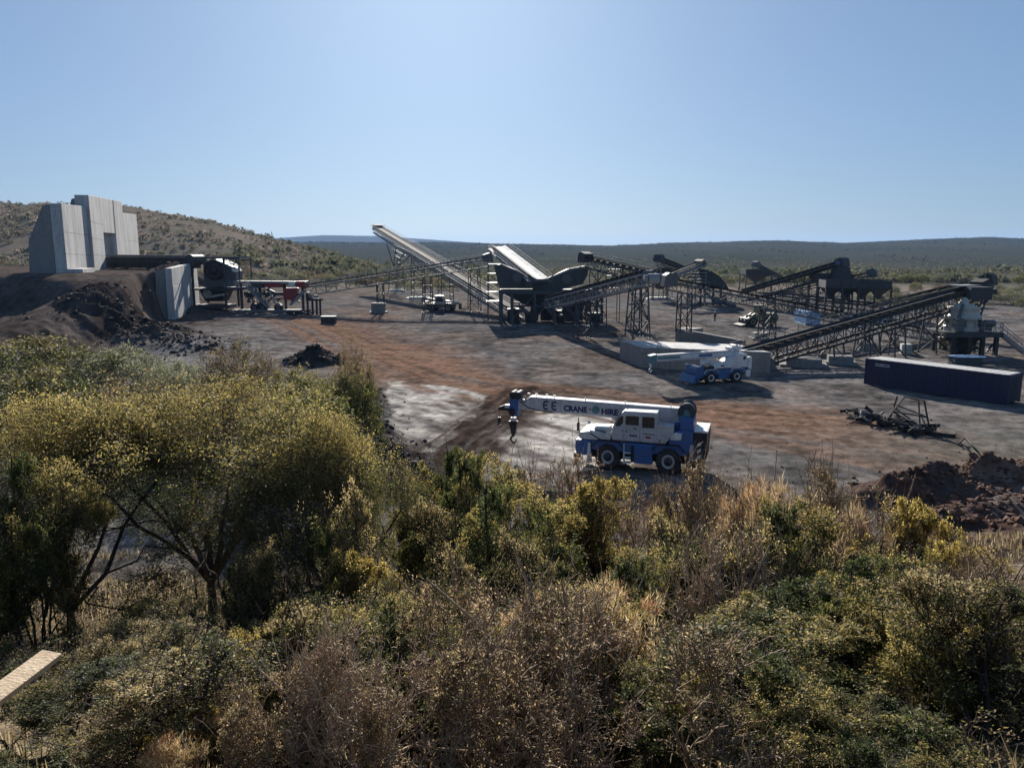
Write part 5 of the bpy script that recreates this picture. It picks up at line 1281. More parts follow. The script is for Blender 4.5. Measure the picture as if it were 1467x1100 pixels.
for (t, z) in ((-2.3, .6), (-1.9, .75), (-1.4, .55)):
    m = mb(); m.cyl((t, -.4, 3.0 + z), (t, .5, 3.0 + z), .28, n=14); m.build('winch_drum', M['white'], bm2, local=True)
m = mb(); m.lathe((2.2, .6, 2.05), (0, 0, 1), [(.3, 0), (.42, .2), (.35, .5), (0, .55)], 14); m.build('air_filter', M['white'], C2, local=True)
m = mb(); m.tube([(1.6, .7, 1.9), (2.2, .75, 2.25), (2.9, .8, 1.95)], .05, 6); m.build('grab_rail', M['white'], C2, local=True)

# ---------- telehandler
g2 = gnd(632, 447)
T_ = thing('telehandler', 'dusty yellow white telehandler parked left of the central screening station', 'telehandler', (g2[0], g2[1] + 1.2, zg(g2[0], g2[1])), R(-12), None, 1.2)
for x in (1.45, -1.45):
    for y, sd_ in ((-1.0, -1), (1.0, 1)): wheel(T_, (x, y, .66), .66, .46, .55, sd_, 18, 'cream', False)
lprism(T_, 'chassis', [(-2.4, .6), (2.2, .6), (2.4, 1.25), (-2.4, 1.35)], -.7, .7, 'khaki', .05)
cb = lprism(T_, 'cab', [(-.9, 1.2), (.9, 1.2), (.75, 2.0), (.4, 2.55), (-.8, 2.55)], -1.0, -.15, 'cream', .05)
lprism(cb, 'window', [(-.65, 1.65), (.62, 1.65), (.38, 2.4), (-.65, 2.4)], -1.012, -1.002, 'glass', 0)
lbox(cb, 'cab_roof', -.9, .5, -1.05, -.1, 2.56, 2.64, 'white', .02)
lbox(T_, 'engine_cover', -.9, 1.4, .2, 1.0, 1.2, 1.8, 'cream', .05)
m = mb(); m.bar((-2.3, .0, 2.0), (3.0, .0, 1.35), .42, .42); m.build('boom', M['cream'], T_, local=True, bevel=.03)
m = mb(); m.box((3.2, 0, .9), (.15, 1.3, .9)); m.build('carriage', M['black'], T_, local=True)
for y in (-.45, .45): m = mb(); m.box((3.85, y, .45), (1.2, .12, .06)); m.build('fork', M['black'], T_, local=True)
lbox(T_, 'counterweight', -2.75, -2.35, -.8, .8, .8, 1.7, 'yellow', .06)
for x in (1.45, -1.45):
    for y in (-1.0, 1.0): lprism(T_, 'mudguard', [(x - .75, 1.2), (x - .5, 1.42), (x + .5, 1.42), (x + .75, 1.2), (x + .5, 1.47), (x - .5, 1.47)], y - .25, y + .25, 'cream', 0)
# ---------- loader under the long conveyor
g3 = gnd(1089, 468)
L_ = thing('wheel_loader', 'khaki wheel loader partly hidden by the double posts under the long low conveyor', 'loader', (g3[0], g3[1] + 1.2, 0), R(190), None, 1.1)
for x in (1.4, -1.4):
    for y, sd_ in ((-1.0, -1), (1.0, 1)): wheel(L_, (x, y, .75), .75, .55, .5, sd_, 18, 'yellow', False)
lprism(L_, 'rear_body', [(-2.8, .8), (-.3, .8), (-.3, 1.9), (-2.4, 1.9), (-2.8, 1.5)], -.85, .85, 'khaki', .06)
lprism(L_, 'front_frame', [(-.2, .7), (1.9, .7), (1.7, 1.7), (.2, 1.7)], -.5, .5, 'khaki', .05)
cb = lprism(L_, 'cab', [(-.9, 1.9), (.5, 1.9), (.4, 3.1), (-.8, 3.1)], -.75, .75, 'khaki', .05)
for y in (-.765, .755): lprism(cb, 'window', [(-.7, 2.2), (.35, 2.2), (.28, 2.95), (-.65, 2.95)], y, y + .01, 'glass', 0)
for y in (-.55, .55): m = mb(); m.bar((.8, y, 1.8), (2.4, y, .8), .2, .35); m.build('lift_arm', M['khaki'], L_, local=True)
m = mb(); m.prism([(2.3, -1.3, .2), (3.3, -1.3, .15), (3.3, -1.3, .25), (2.5, -1.3, .45), (2.4, -1.3, 1.2), (2.2, -1.3, 1.3)], (0, 2.6, 0)); m.build('bucket', M['black'], L_, local=True)
m = mb(); m.cyl((-1.8, .3, 1.9), (-1.8, .3, 2.6), .07, n=8); m.build('exhaust', M['black'], L_, local=True)

# ---------- person
def skinned(name, verts, edges, radii, root, mat, parent, levels=1):
    me = bpy.data.meshes.new(name); me.from_pydata(verts, edges, [])
    o = bpy.data.objects.new(name, me); COL.objects.link(o)
    sk = o.modifiers.new('skin', 'SKIN')
    if not me.skin_vertices: 
        bm = bmesh.new(); bm.from_mesh(me); bm.verts.layers.skin.verify(); bm.to_mesh(me); bm.free()
    for i, r in enumerate(radii): me.skin_vertices[0].data[i].radius = r if isinstance(r, tuple) else (r, r); me.skin_vertices[0].data[i].use_root = (i == root)
    ss = o.modifiers.new('sub', 'SUBSURF'); ss.levels = levels; ss.render_levels = levels
    me.materials.append(mat); o.parent = parent
    return o
g4 = gnd(1024, 461)
pr = thing('person', 'person in dark overalls and pale hard hat standing alone on the open gravel', 'person', (g4[0], g4[1], zg(g4[0], g4[1])), R(200))
M['overall'] = worn('dark_overall_cloth', (.045, .045, .06), .9, 0, (.12, .1, .09), .4, 8)
M['skin'] = worn('skin', (.18, .10, .07), .6, 0, (.15, .08, .05), .2, 8)
vs = [(0, 0, .95), (0, 0, 1.15), (0, .01, 1.35), (0, 0, 1.47), (0, 0, 1.56),            # pelvis, waist, chest, neck base, neck
      (0, .1, .9), (.02, .11, .5), (-.01, .12, .09), (.14, .13, .04), (0, -.1, .9), (.05, -.11, .5), (.0, -.12, .09), (.15, -.13, .04),
      (0, .2, 1.42), (-.03, .27, 1.14), (.06, .29, .90), (.08, .285, .82), (0, -.2, 1.42), (-.03, -.27, 1.14), (.08, -.27, .91), (.11, -.26, .83)]
es = [(0, 1), (1, 2), (2, 3), (3, 4), (0, 5), (5, 6), (6, 7), (7, 8), (0, 9), (9, 10), (10, 11), (11, 12), (3, 13), (13, 14), (14, 15), (15, 16), (3, 17), (17, 18), (18, 19), (19, 20)]
rd = [(.12, .16), (.11, .14), (.13, .17), .075, .055, .09, .065, .05, .045, .09, .065, .05, .045, .065, .05, .04, .035, .065, .05, .04, .035]
skinned('body', vs, es, rd, 0, M['overall'], pr)
m = mb(); m.lathe((0.01, 0, 1.56), (0, 0, 1), [(.045, 0), (.075, .04), (.09, .1), (.092, .15), (.08, .2), (.05, .24), (0, .25)], 14); m.add([(.09, -.02, 1.67), (.125, 0, 1.65), (.09, .02, 1.67), (.095, 0, 1.71)], [(0, 1, 2), (1, 3, 2), (0, 3, 1)]); m.build('head', M['skin'], pr, local=True)
m = mb(); m.lathe((0.01, 0, 1.70), (0, 0, 1), [(.15, 0), (.15, .012), (.115, .02), (.11, .07), (.07, .12), (0, .135)], 16); m.build('hard_hat', M['white'], pr, local=True)
for s_ in (1, -1):
    base = np.array([.09 if s_ > 0 else .12, .283 * s_ if s_ > 0 else -.258, .80])
    for k in range(4): m = mb(); m.tube([base + (.022 * (k - 1.5), 0, 0), base + (.024 * (k - 1.5), 0, -.05), base + (.02 * (k - 1.5) + .01, -.01 * s_, -.085 + .01 * abs(k - 1.4))], [.01, .009, .007], 6); m.build('finger', M['skin'], pr, local=True)
    m = mb(); m.tube([base + (.035, 0, .02), base + (.06, -.01 * s_, -.02), base + (.065, -.015 * s_, -.05)], [.012, .01, .008], 6); m.build('thumb', M['skin'], pr, local=True)
# ------------------------------------------------------------------ vegetation
def leaf_mat(name, trans=.42, spec=.25):
    m, nt, out = new_mat(name)
    at_ = N(nt, 'ShaderNodeAttribute', attribute_name='Col')
    hv = N(nt, 'ShaderNodeHueSaturation')
    oi = N(nt, 'ShaderNodeObjectInfo')
    mr = N(nt, 'ShaderNodeMapRange'); mr.inputs['To Min'].default_value = .8; mr.inputs['To Max'].default_value = 1.2
    nt.links.new(oi.outputs['Random'], mr.inputs['Value']); nt.links.new(mr.outputs[0], hv.inputs['Value']); nt.links.new(at_.outputs['Color'], hv.inputs['Color'])
    p = N(nt, 'ShaderNodeBsdfPrincipled'); p.inputs['Roughness'].default_value = .6; p.inputs['Specular IOR Level'].default_value = spec
    t = N(nt, 'ShaderNodeBsdfTranslucent')
    mx = N(nt, 'ShaderNodeMixShader'); mx.inputs[0].default_value = trans
    nt.links.new(hv.outputs[0], p.inputs['Base Color']); nt.links.new(hv.outputs[0], t.inputs['Color'])
    nt.links.new(p.outputs[0], mx.inputs[1]); nt.links.new(t.outputs[0], mx.inputs[2]); nt.links.new(mx.outputs[0], out.inputs['Surface'])
    return m
M['leaf'] = leaf_mat('foliage', .5)
M['scrub'] = leaf_mat('scrub_foliage', .4, .0)
M['bark'] = worn('dark_thorn_bark', (.045, .034, .03), .9, 0, (.12, .10, .085), .6, 5, False, .4, .1)
M['bark_dry'] = worn('dry_grey_twig_bark', (.21, .145, .095), .8, 0, (.44, .35, .25), .65, 5, False, .4, .15)

M['bark_dead'] = worn('pale_dead_twig_bark', (.36, .27, .19), .8, 0, (.54, .45, .34), .6, 5, False, .4, .15)
def nrm(v): return v / np.maximum(np.linalg.norm(v, axis=-1, keepdims=True), 1e-9)
def tubes(lines, rad, sides):
    """lines (n,k,3), rad (n,k) -> verts, quads"""
    n, k, _ = lines.shape
    d = nrm(np.gradient(lines, axis=1))
    ref = np.where(np.abs(d[..., 2:3]) < .9, np.array([0, 0, 1.0]), np.array([1.0, 0, 0]))
    a = nrm(np.cross(d, ref)); b = np.cross(d, a)
    th = np.arange(sides) * 2 * np.pi / sides
    v = lines[:, :, None, :] + (a[:, :, None, :] * np.cos(th)[:, None] + b[:, :, None, :] * np.sin(th)[:, None]) * rad[:, :, None, None]
    i = np.arange(n)[:, None, None] * k * sides + np.arange(k - 1)[None, :, None] * sides
    j = np.arange(sides)[None, None, :]; j2 = (j + 1) % sides
    q = np.stack([i + j, i + j2, i + sides + j2, i + sides + j], -1).reshape(-1, 4)
    return v.reshape(-1, 3), q
def rand_dir(r, n):
    return nrm(r.normal(size=(n, 3)))
class Plant: pass
def grow(seed, stems=5, H=2.5, Rr=1.6, kids=(6, 7, 7), spread=1.0, flat=0.0, base=.15, leaves=30, leaf=(.045, .016), pal=((.07, .08, .03),), weights=None,
         trunk_r=.05, up=.35, clear=.15, wiggle=.18, shoots=0, leaf_up=.2, fork=0.0, sunlit_col=None, low=.12, fuzz=.0, tw=.0035):
    """skeleton by levels; everything outside a lumpy envelope is dropped"""
    r = np.random.default_rng(seed); K = 5; s = np.linspace(0, 1, K)
    lump = r.normal(size=(9, 3)); lump = nrm(lump); la = r.uniform(-.30, .26, 9)
    zc = H * (.55 if flat == 0 else .72); hz = H - zc; lz = zc - H * clear
    def inside(p, k=1.0):
        q = p.copy(); q[:, 2] -= zc
        e = np.stack([q[:, 0] / Rr, q[:, 1] / Rr, np.where(q[:, 2] > 0, q[:, 2] / hz, q[:, 2] / lz)], 1)
        rad = np.linalg.norm(e, axis=1); dr = nrm(e)
        lim = 1 + (np.clip(dr @ lump.T - .6, 0, 1) / .4 * la).sum(1)
        return rad < lim * k
    def lines(st, dr, ln, upc):
        n = len(st); bend = rand_dir(r, n) * wiggle
        c = st[:, None] + dr[:, None] * (s[None, :, None] * ln[:, None, None]) + (bend * ln[:, None])[:, None] * (s ** 2)[None, :, None] + np.array([0, 0, 1.0]) * (upc * ln[:, None, None] * (s ** 2)[None, :, None])
        return c + r.normal(size=c.shape) * (.035 * ln[:, None, None]) * (s[None, :, None] > 0)
    ph = r.uniform(0, 6.28, stems) + np.arange(stems) * 6.28 / stems
    th = r.uniform(.25, 1, stems) * spread
    d0 = np.stack([np.cos(ph) * np.sin(th), np.sin(ph) * np.sin(th), np.cos(th)], 1)
    st0 = np.stack([np.cos(ph), np.sin(ph), 0 * ph], 1) * base; st0[:, 2] = -.1
    if fork:
        st0 = np.zeros((stems, 3)) + np.stack([np.cos(ph), np.sin(ph), 0 * ph], 1) * base; st0[:, 2] = fork
    ln0 = np.hypot(H * .78, Rr * .5) * r.uniform(.75, 1.05, stems)
    lv = [lines(st0, d0, ln0, .0)]
    rads = [np.stack([np.linspace(trunk_r, trunk_r * .45, K)] * stems) * r.uniform(.7, 1.1, (stems, 1))]
    if fork:
        t = np.array([[[base * .2, 0, -.3], [0, 0, 0], [.03, .02, fork * .4], [0, .03, fork * .75], [0, 0, fork * 1.02]]], float); trunk_l = t; trunk_rr = np.array([[1.9, 1.5, 1.3, 1.2, 1.15]]) * trunk_r
    ratio = (.50, .46, .5)
    for li, kc in enumerate(kids):
        P = lv[-1]; PR = rads[-1]; n = len(P)
        ti = np.clip(r.beta(1.5, 1.1, (n, kc)) * (1 - low) + low, 0, 1); ti[:, 0] = 1.0
        f = ti * (K - 1); i0 = np.minimum(f.astype(int), K - 2); fr = (f - i0)[..., None]
        idx = np.arange(n)[:, None]
        p = P[idx, i0] * (1 - fr) + P[idx, i0 + 1] * fr
        dd = nrm(P[idx, i0 + 1] - P[idx, i0])
        pr = PR[idx, i0]
        plen = np.linalg.norm(P[:, -1] - P[:, 0], axis=1)
        st = p.reshape(-1, 3); ddf = dd.reshape(-1, 3)
        out = nrm(st * np.array([1, 1, .0]) + 1e-6)
        nd = nrm(ddf * .75 + rand_dir(r, len(st)) * (.95 if not flat else .85) + out * (.25 + .5 * flat) + np.array([0, 0, 1.0]) * up * (1 if li < 2 else .5))
        ln = (plen[:, None] * ratio[li] * r.uniform(.55, 1.2, (n, kc))).ravel()
        L = lines(st, nd, ln, .05)
        for cut in (.62, .62):                            # shorten what would leave the crown's outline
            bad = ~inside(L[:, -1], .98)
            L = np.where(bad[:, None, None], L[:, :1] + (L - L[:, :1]) * cut, L)
        ok = inside(L[:, -1], 1.04)
        if flat: ok &= (L[:, -1, 2] > H * clear)
        L = L[ok]; r0 = pr.reshape(-1)[ok] * .62
        lv.append(L); rads.append(np.stack([r0 * k for k in np.linspace(1, .45, K)], 1))
    o = Plant(); vs = []; qs = []; off = 0
    sides = (6, 5, 4, 3, 3)
    if fork:
        v, q = tubes(trunk_l, trunk_rr, 7); vs.append(v); qs.append(q + off); off += len(v)
    for k, (L, rr) in enumerate(zip(lv, rads)):
        v, q = tubes(L, np.maximum(rr, tw), sides[k]); vs.append(v); qs.append(q + off); off += len(v)
    if shoots:                                              # long bare shoots above the crown
        n = shoots; P = lv[2][r.integers(0, len(lv[2]), n)]
        st = P[:, -2]; nd = nrm(rand_dir(r, n) * .55 + np.array([0, 0, .9])); L = lines(st, nd, r.uniform(.18, .5, n) * H * .55, .1)
        v, q = tubes(L, np.stack([np.linspace(.009, .004, K)] * n), 3); vs.append(v); qs.append(q + off); off += len(v)
        P2 = L[np.repeat(np.arange(n), 3)]; st = P2[np.arange(3 * n), r.integers(1, 4, 3 * n)]
        L2 = lines(st, rand_dir(r, 3 * n) * .8 + np.array([0, 0, .3]), r.uniform(.06, .2, 3 * n) * H * .4, .0)
        v, q = tubes(L2, np.stack([np.linspace(.006, .003, K)] * (3 * n)), 3); vs.append(v); qs.append(q + off); off += len(v)
    o.wv = np.concatenate(vs); o.wq = np.concatenate(qs)
    # leaves on the last two levels
    T = np.concatenate([lv[-1], lv[-2]]) if leaves else lv[-1][:0]
    nl_ = np.concatenate([np.full(len(lv[-1]), leaves), np.full(len(lv[-2]), leaves // 3)]).astype(int) if leaves else np.zeros(0, int)
    dens = np.clip(r.normal(1, .45, len(T)), .0, 2.2); nl_ = (nl_ * dens).astype(int)
    ti = np.repeat(np.arange(len(T)), nl_); n = len(ti)
    f = r.uniform(.15, 1.0, n) * (K - 1); i0 = np.minimum(f.astype(int), K - 2); fr = (f - i0)[:, None]
    p = T[ti, i0] * (1 - fr) + T[ti, i0 + 1] * fr
    ax = nrm(T[ti, i0 + 1] - T[ti, i0])
    d = nrm(rand_dir(r, n) + ax * .5 + np.array([0, 0, leaf_up])); w = nrm(np.cross(d, rand_dir(r, n)))
    l = leaf[0] * r.uniform(.55, 1.35, n)[:, None]; wd = leaf[1] * r.uniform(.6, 1.3, n)[:, None]
    p = p + d * .012 + r.normal(size=(n, 3)) * fuzz
    q0 = p; q1 = p + d * l * .5 + w * wd * .5; q2 = p + d * l; q3 = p + d * l * .5 - w * wd * .5
    o.lv = np.stack([q0, q1, q2, q3], 1).reshape(-1, 3); o.lq = np.arange(4 * n).reshape(-1, 4)
    pal = np.array(pal); weights = np.ones(len(pal)) / len(pal) if weights is None else np.array(weights) / sum(weights)
    # colours run in clumps: one draw per second-level branch area, by 3-D cell noise
    cell = vnoise(T[:, -1, 0] * 1.6 / max(.5, Rr / 1.6) + 7 * seed, T[:, -1, 1] * 1.6 / max(.5, Rr / 1.6) + T[:, -1, 2] * 1.3, seed) * .75 + r.uniform(0, .35, len(T)) - .05 if len(T) else np.zeros(0)
    rank = np.argsort(np.argsort(cell)) / max(1, len(cell))
    ci = np.searchsorted(np.cumsum(weights), np.clip(rank, 0, .9999)); ci = np.minimum(ci, len(pal) - 1)
    c = pal[ci][ti] if len(T) else np.zeros((0, 3))
    stray = r.random(n) < .12
    c = np.where(stray[:, None], pal[r.integers(0, len(pal), n)], c)
    if sunlit_col is not None and n:                              # sunlight on the crown's top put into yellow leaf colour
        top = np.clip((p[:, 2] / H - .70) / .2, 0, 1) * (vnoise(p[:, 0] * 1.1, p[:, 1] * 1.1, seed + 5) > .38)
        c = np.where((r.random(n) < top * .85)[:, None], np.array(sunlit_col), c)
    c = c * 1.08 * r.uniform(.5, 1.5, (n, 1))
    o.lc = np.repeat(c, 4, 0); o.H = np.percentile(o.wv[:, 2], 98.5); o.R = np.percentile(np.hypot(o.wv[:, 0], o.wv[:, 1]), 95)
    print('plant', seed, len(o.wq), len(o.lq), round(o.H, 2), round(o.R, 2))
    return o
def crown_grow(seed, H, Rr, thick, trunk_h, stems, ntw, leaves, leaf, pal, weights, sunlit_col=None, trunk_r=.1, hole=.0, skirt=.35, dome=.28, shoots=60, fuzz=.10, twl=1.0, sunlit_z=.74):
    """forked trunk and limbs; thin branches run out to points spread evenly through a domed crown, each carrying leafy twigs"""
    r = np.random.default_rng(seed); K = 5; s = np.linspace(0, 1, K)
    # points of the crown
    m = ntw * 4; rr = np.sqrt(r.random(m)) * 1.0; ph = r.uniform(0, 6.283, m)
    x = rr * np.cos(ph); y = rr * np.sin(ph)
    lim = 1 + .22 * fbm(np.cos(ph) * 1.6 + seed, np.sin(ph) * 1.6, seed, 3); x *= lim; y *= lim
    top = H * (1 - dome * rr ** 2.2) * (1 + .10 * fbm(x * 2.6 + seed, y * 2.6, seed + 1, 3))
    bot = top - thick * H * (1 - .45 * rr ** 2) - skirt * H * np.clip(rr - .55, 0, 1) * (.6 + .8 * vnoise(x * 3, y * 3, seed + 2))
    u = r.beta(1.5, 1.0, m); z = bot + (top - bot) * u
    keep = fbm(x * 3.4, y * 3.4 + z * .5, seed + 3, 3) > -1 + hole * 1.6
    pts = np.stack([x * Rr, y * Rr, z], 1)[keep][:ntw]
    # limbs
    ph = r.uniform(0, .6, stems) + np.arange(stems) * 6.283 / stems
    th = r.uniform(.35, 1.0, stems) * (.85 if trunk_h < H * .2 else .95)
    st = np.stack([np.cos(ph) * trunk_r, np.sin(ph) * trunk_r, np.full(stems, trunk_h)], 1)
    d0 = np.stack([np.cos(ph) * np.sin(th), np.sin(ph) * np.sin(th), np.cos(th)], 1)
    ln = (H - trunk_h) * .62 / np.cos(th * .75)
    def lines(a, b, up, wob):
        v = b - a; L = np.linalg.norm(v, axis=1)[:, None, None]
        c = a[:, None] + v[:, None] * s[None, :, None] + np.array([0, 0, 1.0]) * up * L * (s * (1 - s))[None, :, None]
        k = r.normal(size=c.shape) * wob * L; k[:, 0] = 0; k[:, -1] = 0
        return c + k
    L0 = lines(st, st + d0 * ln[:, None], .12, .03); R0 = np.stack([np.linspace(trunk_r * .85, trunk_r * .35, K)] * stems)
    # secondary limbs towards a coarse sample of the crown
    n1 = stems * 5; tgt = pts[r.integers(0, len(pts), n1)] * np.array([.85, .85, .93])
    nodes = L0[:, 1:].reshape(-1, 3); nr = R0[:, 1:].reshape(-1)
    def attach(t, nodes, nr, bias=.35):
        c = nodes[None] - t[:, None]; dd = np.linalg.norm(c, axis=2) + bias * np.clip(c[..., 2], 0, 9) * 2
        i = dd.argmin(1); return nodes[i], nr[i]
    a, ra = attach(tgt, nodes, nr); L1 = lines(a, tgt, .22, .05); R1 = np.stack([ra * k for k in np.linspace(.6, .3, K)], 1)
    nodes = np.concatenate([nodes, L1[:, 1:].reshape(-1, 3)]); nr = np.concatenate([nr, R1[:, 1:].reshape(-1)])
    n2 = ntw // 7; tgt = pts[r.integers(0, len(pts), n2)]
    a, ra = attach(tgt, nodes, nr); L2 = lines(a, tgt, .2, .07); R2 = np.stack([np.maximum(ra * k, .006) for k in np.linspace(.5, .28, K)], 1)
    nodes = np.concatenate([nodes, L2[:, 1:].reshape(-1, 3)]); nr = np.concatenate([nr, R2[:, 1:].reshape(-1)])
    a, ra = attach(pts, nodes, nr); L3 = lines(a, pts, .15, .08); R3 = np.stack([np.clip(ra * k, .004, .02) for k in np.linspace(.5, .3, K)], 1)
    parts = [(L0, R0, 7), (L1, R1, 5), (L2, R2, 4), (L3, R3, 3)]
    # side twigs on every thin branch
    n4 = len(pts) * 2; i = r.integers(0, len(pts), n4); a = L3[i, r.integers(2, 5, n4)]
    b = a + (rand_dir(r, n4) * np.array([1, 1, .7]) + np.array([0, 0, .25])) * r.uniform(.25, .7, (n4, 1)) * twl
    L4 = lines(a, b, .1, .08); parts.append((L4, np.stack([np.linspace(.006, .0035, K)] * n4), 3))
    if shoots:
        i = r.integers(0, len(pts), shoots); a = pts[i]; ok = a[:, 2] > np.percentile(pts[:, 2], 55); a = a[ok]
        b = a + rand_dir(r, len(a)) * .3 * twl + np.array([0, 0, 1.0]) * r.uniform(.2, .7, (len(a), 1)) * twl
        parts.append((lines(a, b, 0, .05), np.stack([np.linspace(.008, .004, K)] * len(a)), 3))
    o = Plant(); vs = []; qs = []; off = 0
    if trunk_h > .15:
        T = np.array([[[.05, 0, -.4], [0, .02, trunk_h * .2], [.03, .0, trunk_h * .5], [0, .03, trunk_h * .8], [0, 0, trunk_h * 1.03]]]); v, q = tubes(T, np.array([[1.5, 1.25, 1.15, 1.1, 1.15]]) * trunk_r, 8); vs.append(v); qs.append(q); off = len(v)
    for L, R_, sd_ in parts:
        v, q = tubes(L, R_, sd_); vs.append(v); qs.append(q + off); off += len(v)
    o.wv = np.concatenate(vs); o.wq = np.concatenate(qs)
    T = np.concatenate([L4, L3]); nl_ = np.concatenate([np.full(len(L4), leaves), np.full(len(L3), leaves // 2)])
    nl_ = (nl_ * np.clip(r.normal(1, .4, len(T)), .1, 2)).astype(int)
    ti = np.repeat(np.arange(len(T)), nl_); n = len(ti)
    f = np.where(ti < len(L4), r.uniform(.05, 1, n), r.uniform(.6, 1, n)) * (K - 1); i0 = np.minimum(f.astype(int), K - 2); fr = (f - i0)[:, None]
    p = T[ti, i0] * (1 - fr) + T[ti, i0 + 1] * fr + r.normal(size=(n, 3)) * fuzz
    d = nrm(rand_dir(r, n) * np.array([1, 1, .7]) + np.array([0, 0, .1])); w = nrm(np.cross(d, rand_dir(r, n)))
    l = leaf[0] * r.uniform(.5, 1.4, n)[:, None]; wd = leaf[1] * r.uniform(.6, 1.3, n)[:, None]
    o.lv = np.stack([p, p + d * l * .5 + w * wd * .5, p + d * l, p + d * l * .5 - w * wd * .5], 1).reshape(-1, 3); o.lq = np.arange(4 * n).reshape(-1, 4)
    pal = np.array(pal); weights = np.array(weights, float) / sum(weights)
    cell = vnoise(T[:, -1, 0] * 1.1, T[:, -1, 1] * 1.1 + T[:, -1, 2] * .9, seed) + r.uniform(0, .5, len(T))
    rank = np.argsort(np.argsort(cell)) / len(cell); ci = np.minimum(np.searchsorted(np.cumsum(weights), rank), len(pal) - 1)
    c = pal[ci][ti]; stray = r.random(n) < .15; c = np.where(stray[:, None], pal[r.integers(0, len(pal), n)], c)
    if sunlit_col is not None:  # yellow leaf colour towards the top stands in for sunlight
        k = np.clip((p[:, 2] / H - sunlit_z) / .12, 0, 1) * np.clip(.35 + 1.4 * vnoise(p[:, 0] * .8 + 3, p[:, 1] * .8, seed + 5), 0, 1)
        c = np.where((r.random(n) < k * .85)[:, None], np.array(sunlit_col), c)
    o.lc = np.repeat(c * 1.05 * r.uniform(.55, 1.45, (n, 1)), 4, 0)
    o.H = np.percentile(o.lv[:, 2], 99); o.R = np.percentile(np.hypot(o.lv[:, 0], o.lv[:, 1]), 94)
    print('crown', seed, len(o.wq), n, round(o.H, 2), round(o.R, 2))
    return o
GREEN = ((.050, .070, .022), (.080, .098, .030), (.12, .125, .038), (.18, .16, .05))
YELL = ((.10, .095, .03), (.20, .155, .04), (.34, .25, .055), (.42, .30, .07))
STRAW = ((.40, .30, .17), (.30, .21, .12), (.18, .14, .07), (.48, .38, .23))
GREY = ((.16, .17, .10), (.22, .22, .14), (.11, .12, .06))
P = {}
AC = GREEN + ((.20, .15, .05), (.13, .10, .06)); ACW = (3, 3, 2.5, 1.5, 1, 1)
P['acacia_a'] = crown_grow(3, 7.0, 4.6, .42, .7, 7, 1900, 20, (.085, .028), AC, ACW, (.41, .33, .11), .09, .6, 1.3, .34, 420, .10, 1.3, .72)
P['acacia_b'] = crown_grow(14, 7.0, 4.6, .34, 1.1, 8, 2100, 20, (.085, .028), AC, ACW, (.41, .33, .11), .10, .6, .8, .30, 420, .10, 1.3, .74)
P['green_a'] = grow(21, 12, 2.6, 1.7, (8, 8, 7), 1.15, 0, .45, 20, (.050, .021), GREEN + ((.26, .20, .06),), (3, 3, 3, 2, 2), .03, .3, .0, .28, 70, sunlit_col=(.36, .28, .10), fuzz=.03, tw=.0045)
P['green_b'] = grow(22, 12, 2.6, 1.7, (8, 8, 7), 1.2, 0, .5, 14, (.046, .018), GREEN + ((.34, .26, .09), (.32, .24, .14)), (3, 2, 2, 2, 2.5, 2.5), .03, .3, .0, .30, 110, sunlit_col=(.42, .33, .16), fuzz=.03, tw=.005)
P['yellow_a'] = grow(23, 12, 2.4, 1.7, (8, 8, 7), 1.15, 0, .45, 14, (.048, .020), YELL + ((.07, .075, .028),), (1.5, 3, 4, 3, 1.5), .028, .3, .0, .25, 70, sunlit_col=(.50, .39, .12), fuzz=.03, tw=.0045)
P['dry_a'] = grow(24, 14, 2.2, 1.8, (8, 8, 7), 1.25, 0, .5, 2, (.05, .014), STRAW + ((.36, .2, .12),), None, .028, .25, .0, .45, 150, fuzz=.02, tw=.006)
P['dry_b'] = grow(25, 13, 2.2, 1.8, (8, 8, 7), 1.2, 0, .5, 4, (.048, .015), STRAW + ((.16, .14, .06), (.13, .12, .05), (.42, .33, .17)), None, .028, .25, .0, .42, 150, fuzz=.02, tw=.0055)
P['dead'] = grow(31, 11, 2.2, 1.9, (7, 7, 6), 1.25, 0, .5, 1, (.05, .012), STRAW, None, .034, .2, .0, .6, 160, tw=.009)
P['straw'] = grow(29, 16, 1.8, 1.7, (8, 8, 6), 1.25, 0, .6, 7, (.13, .008), ((.46, .34, .17), (.36, .25, .12), (.52, .42, .25), (.40, .22, .11)), None, .02, .25, .0, .4, 120, fuzz=.03, tw=.004, leaf_up=.9)
P['far_green'] = crown_grow(26, 4.0, 2.6, .75, .0, 6, 420, 12, (.15, .06), GREEN, (2, 3, 3, 2), (.20, .17, .07), .05, .2, .5, .35, 10, .10, .8, .8)
P['far_grey'] = crown_grow(27, 3.2, 2.6, .75, .0, 6, 420, 12, (.14, .05), GREY, (1, 1, 1), None, .05, .2, .5, .35, 20, .10, .8)
P['far_brown'] = crown_grow(28, 3.2, 2.4, .7, .0, 7, 420, 7, (.14, .05), ((.15, .11, .06), (.21, .16, .08), (.09, .085, .04)), (1, 1, 1), None, .05, .3, .5, .4, 60, .10, 1.1)
MESH = {}
for k, o in P.items():
    w_ = fast_mesh('stem', o.wv, o.wq, M['bark_dead'] if k in ('dead', 'straw') else M['bark_dry'] if k[:3] == 'dry' else M['bark'], None, True)
    c_ = fast_mesh('crown', o.lv, o.lq, M['leaf'], o.lc, False)
    MESH[k] = (w_.data, c_.data); bpy.data.objects.remove(w_); bpy.data.objects.remove(c_)
zrand = random.Random(5)
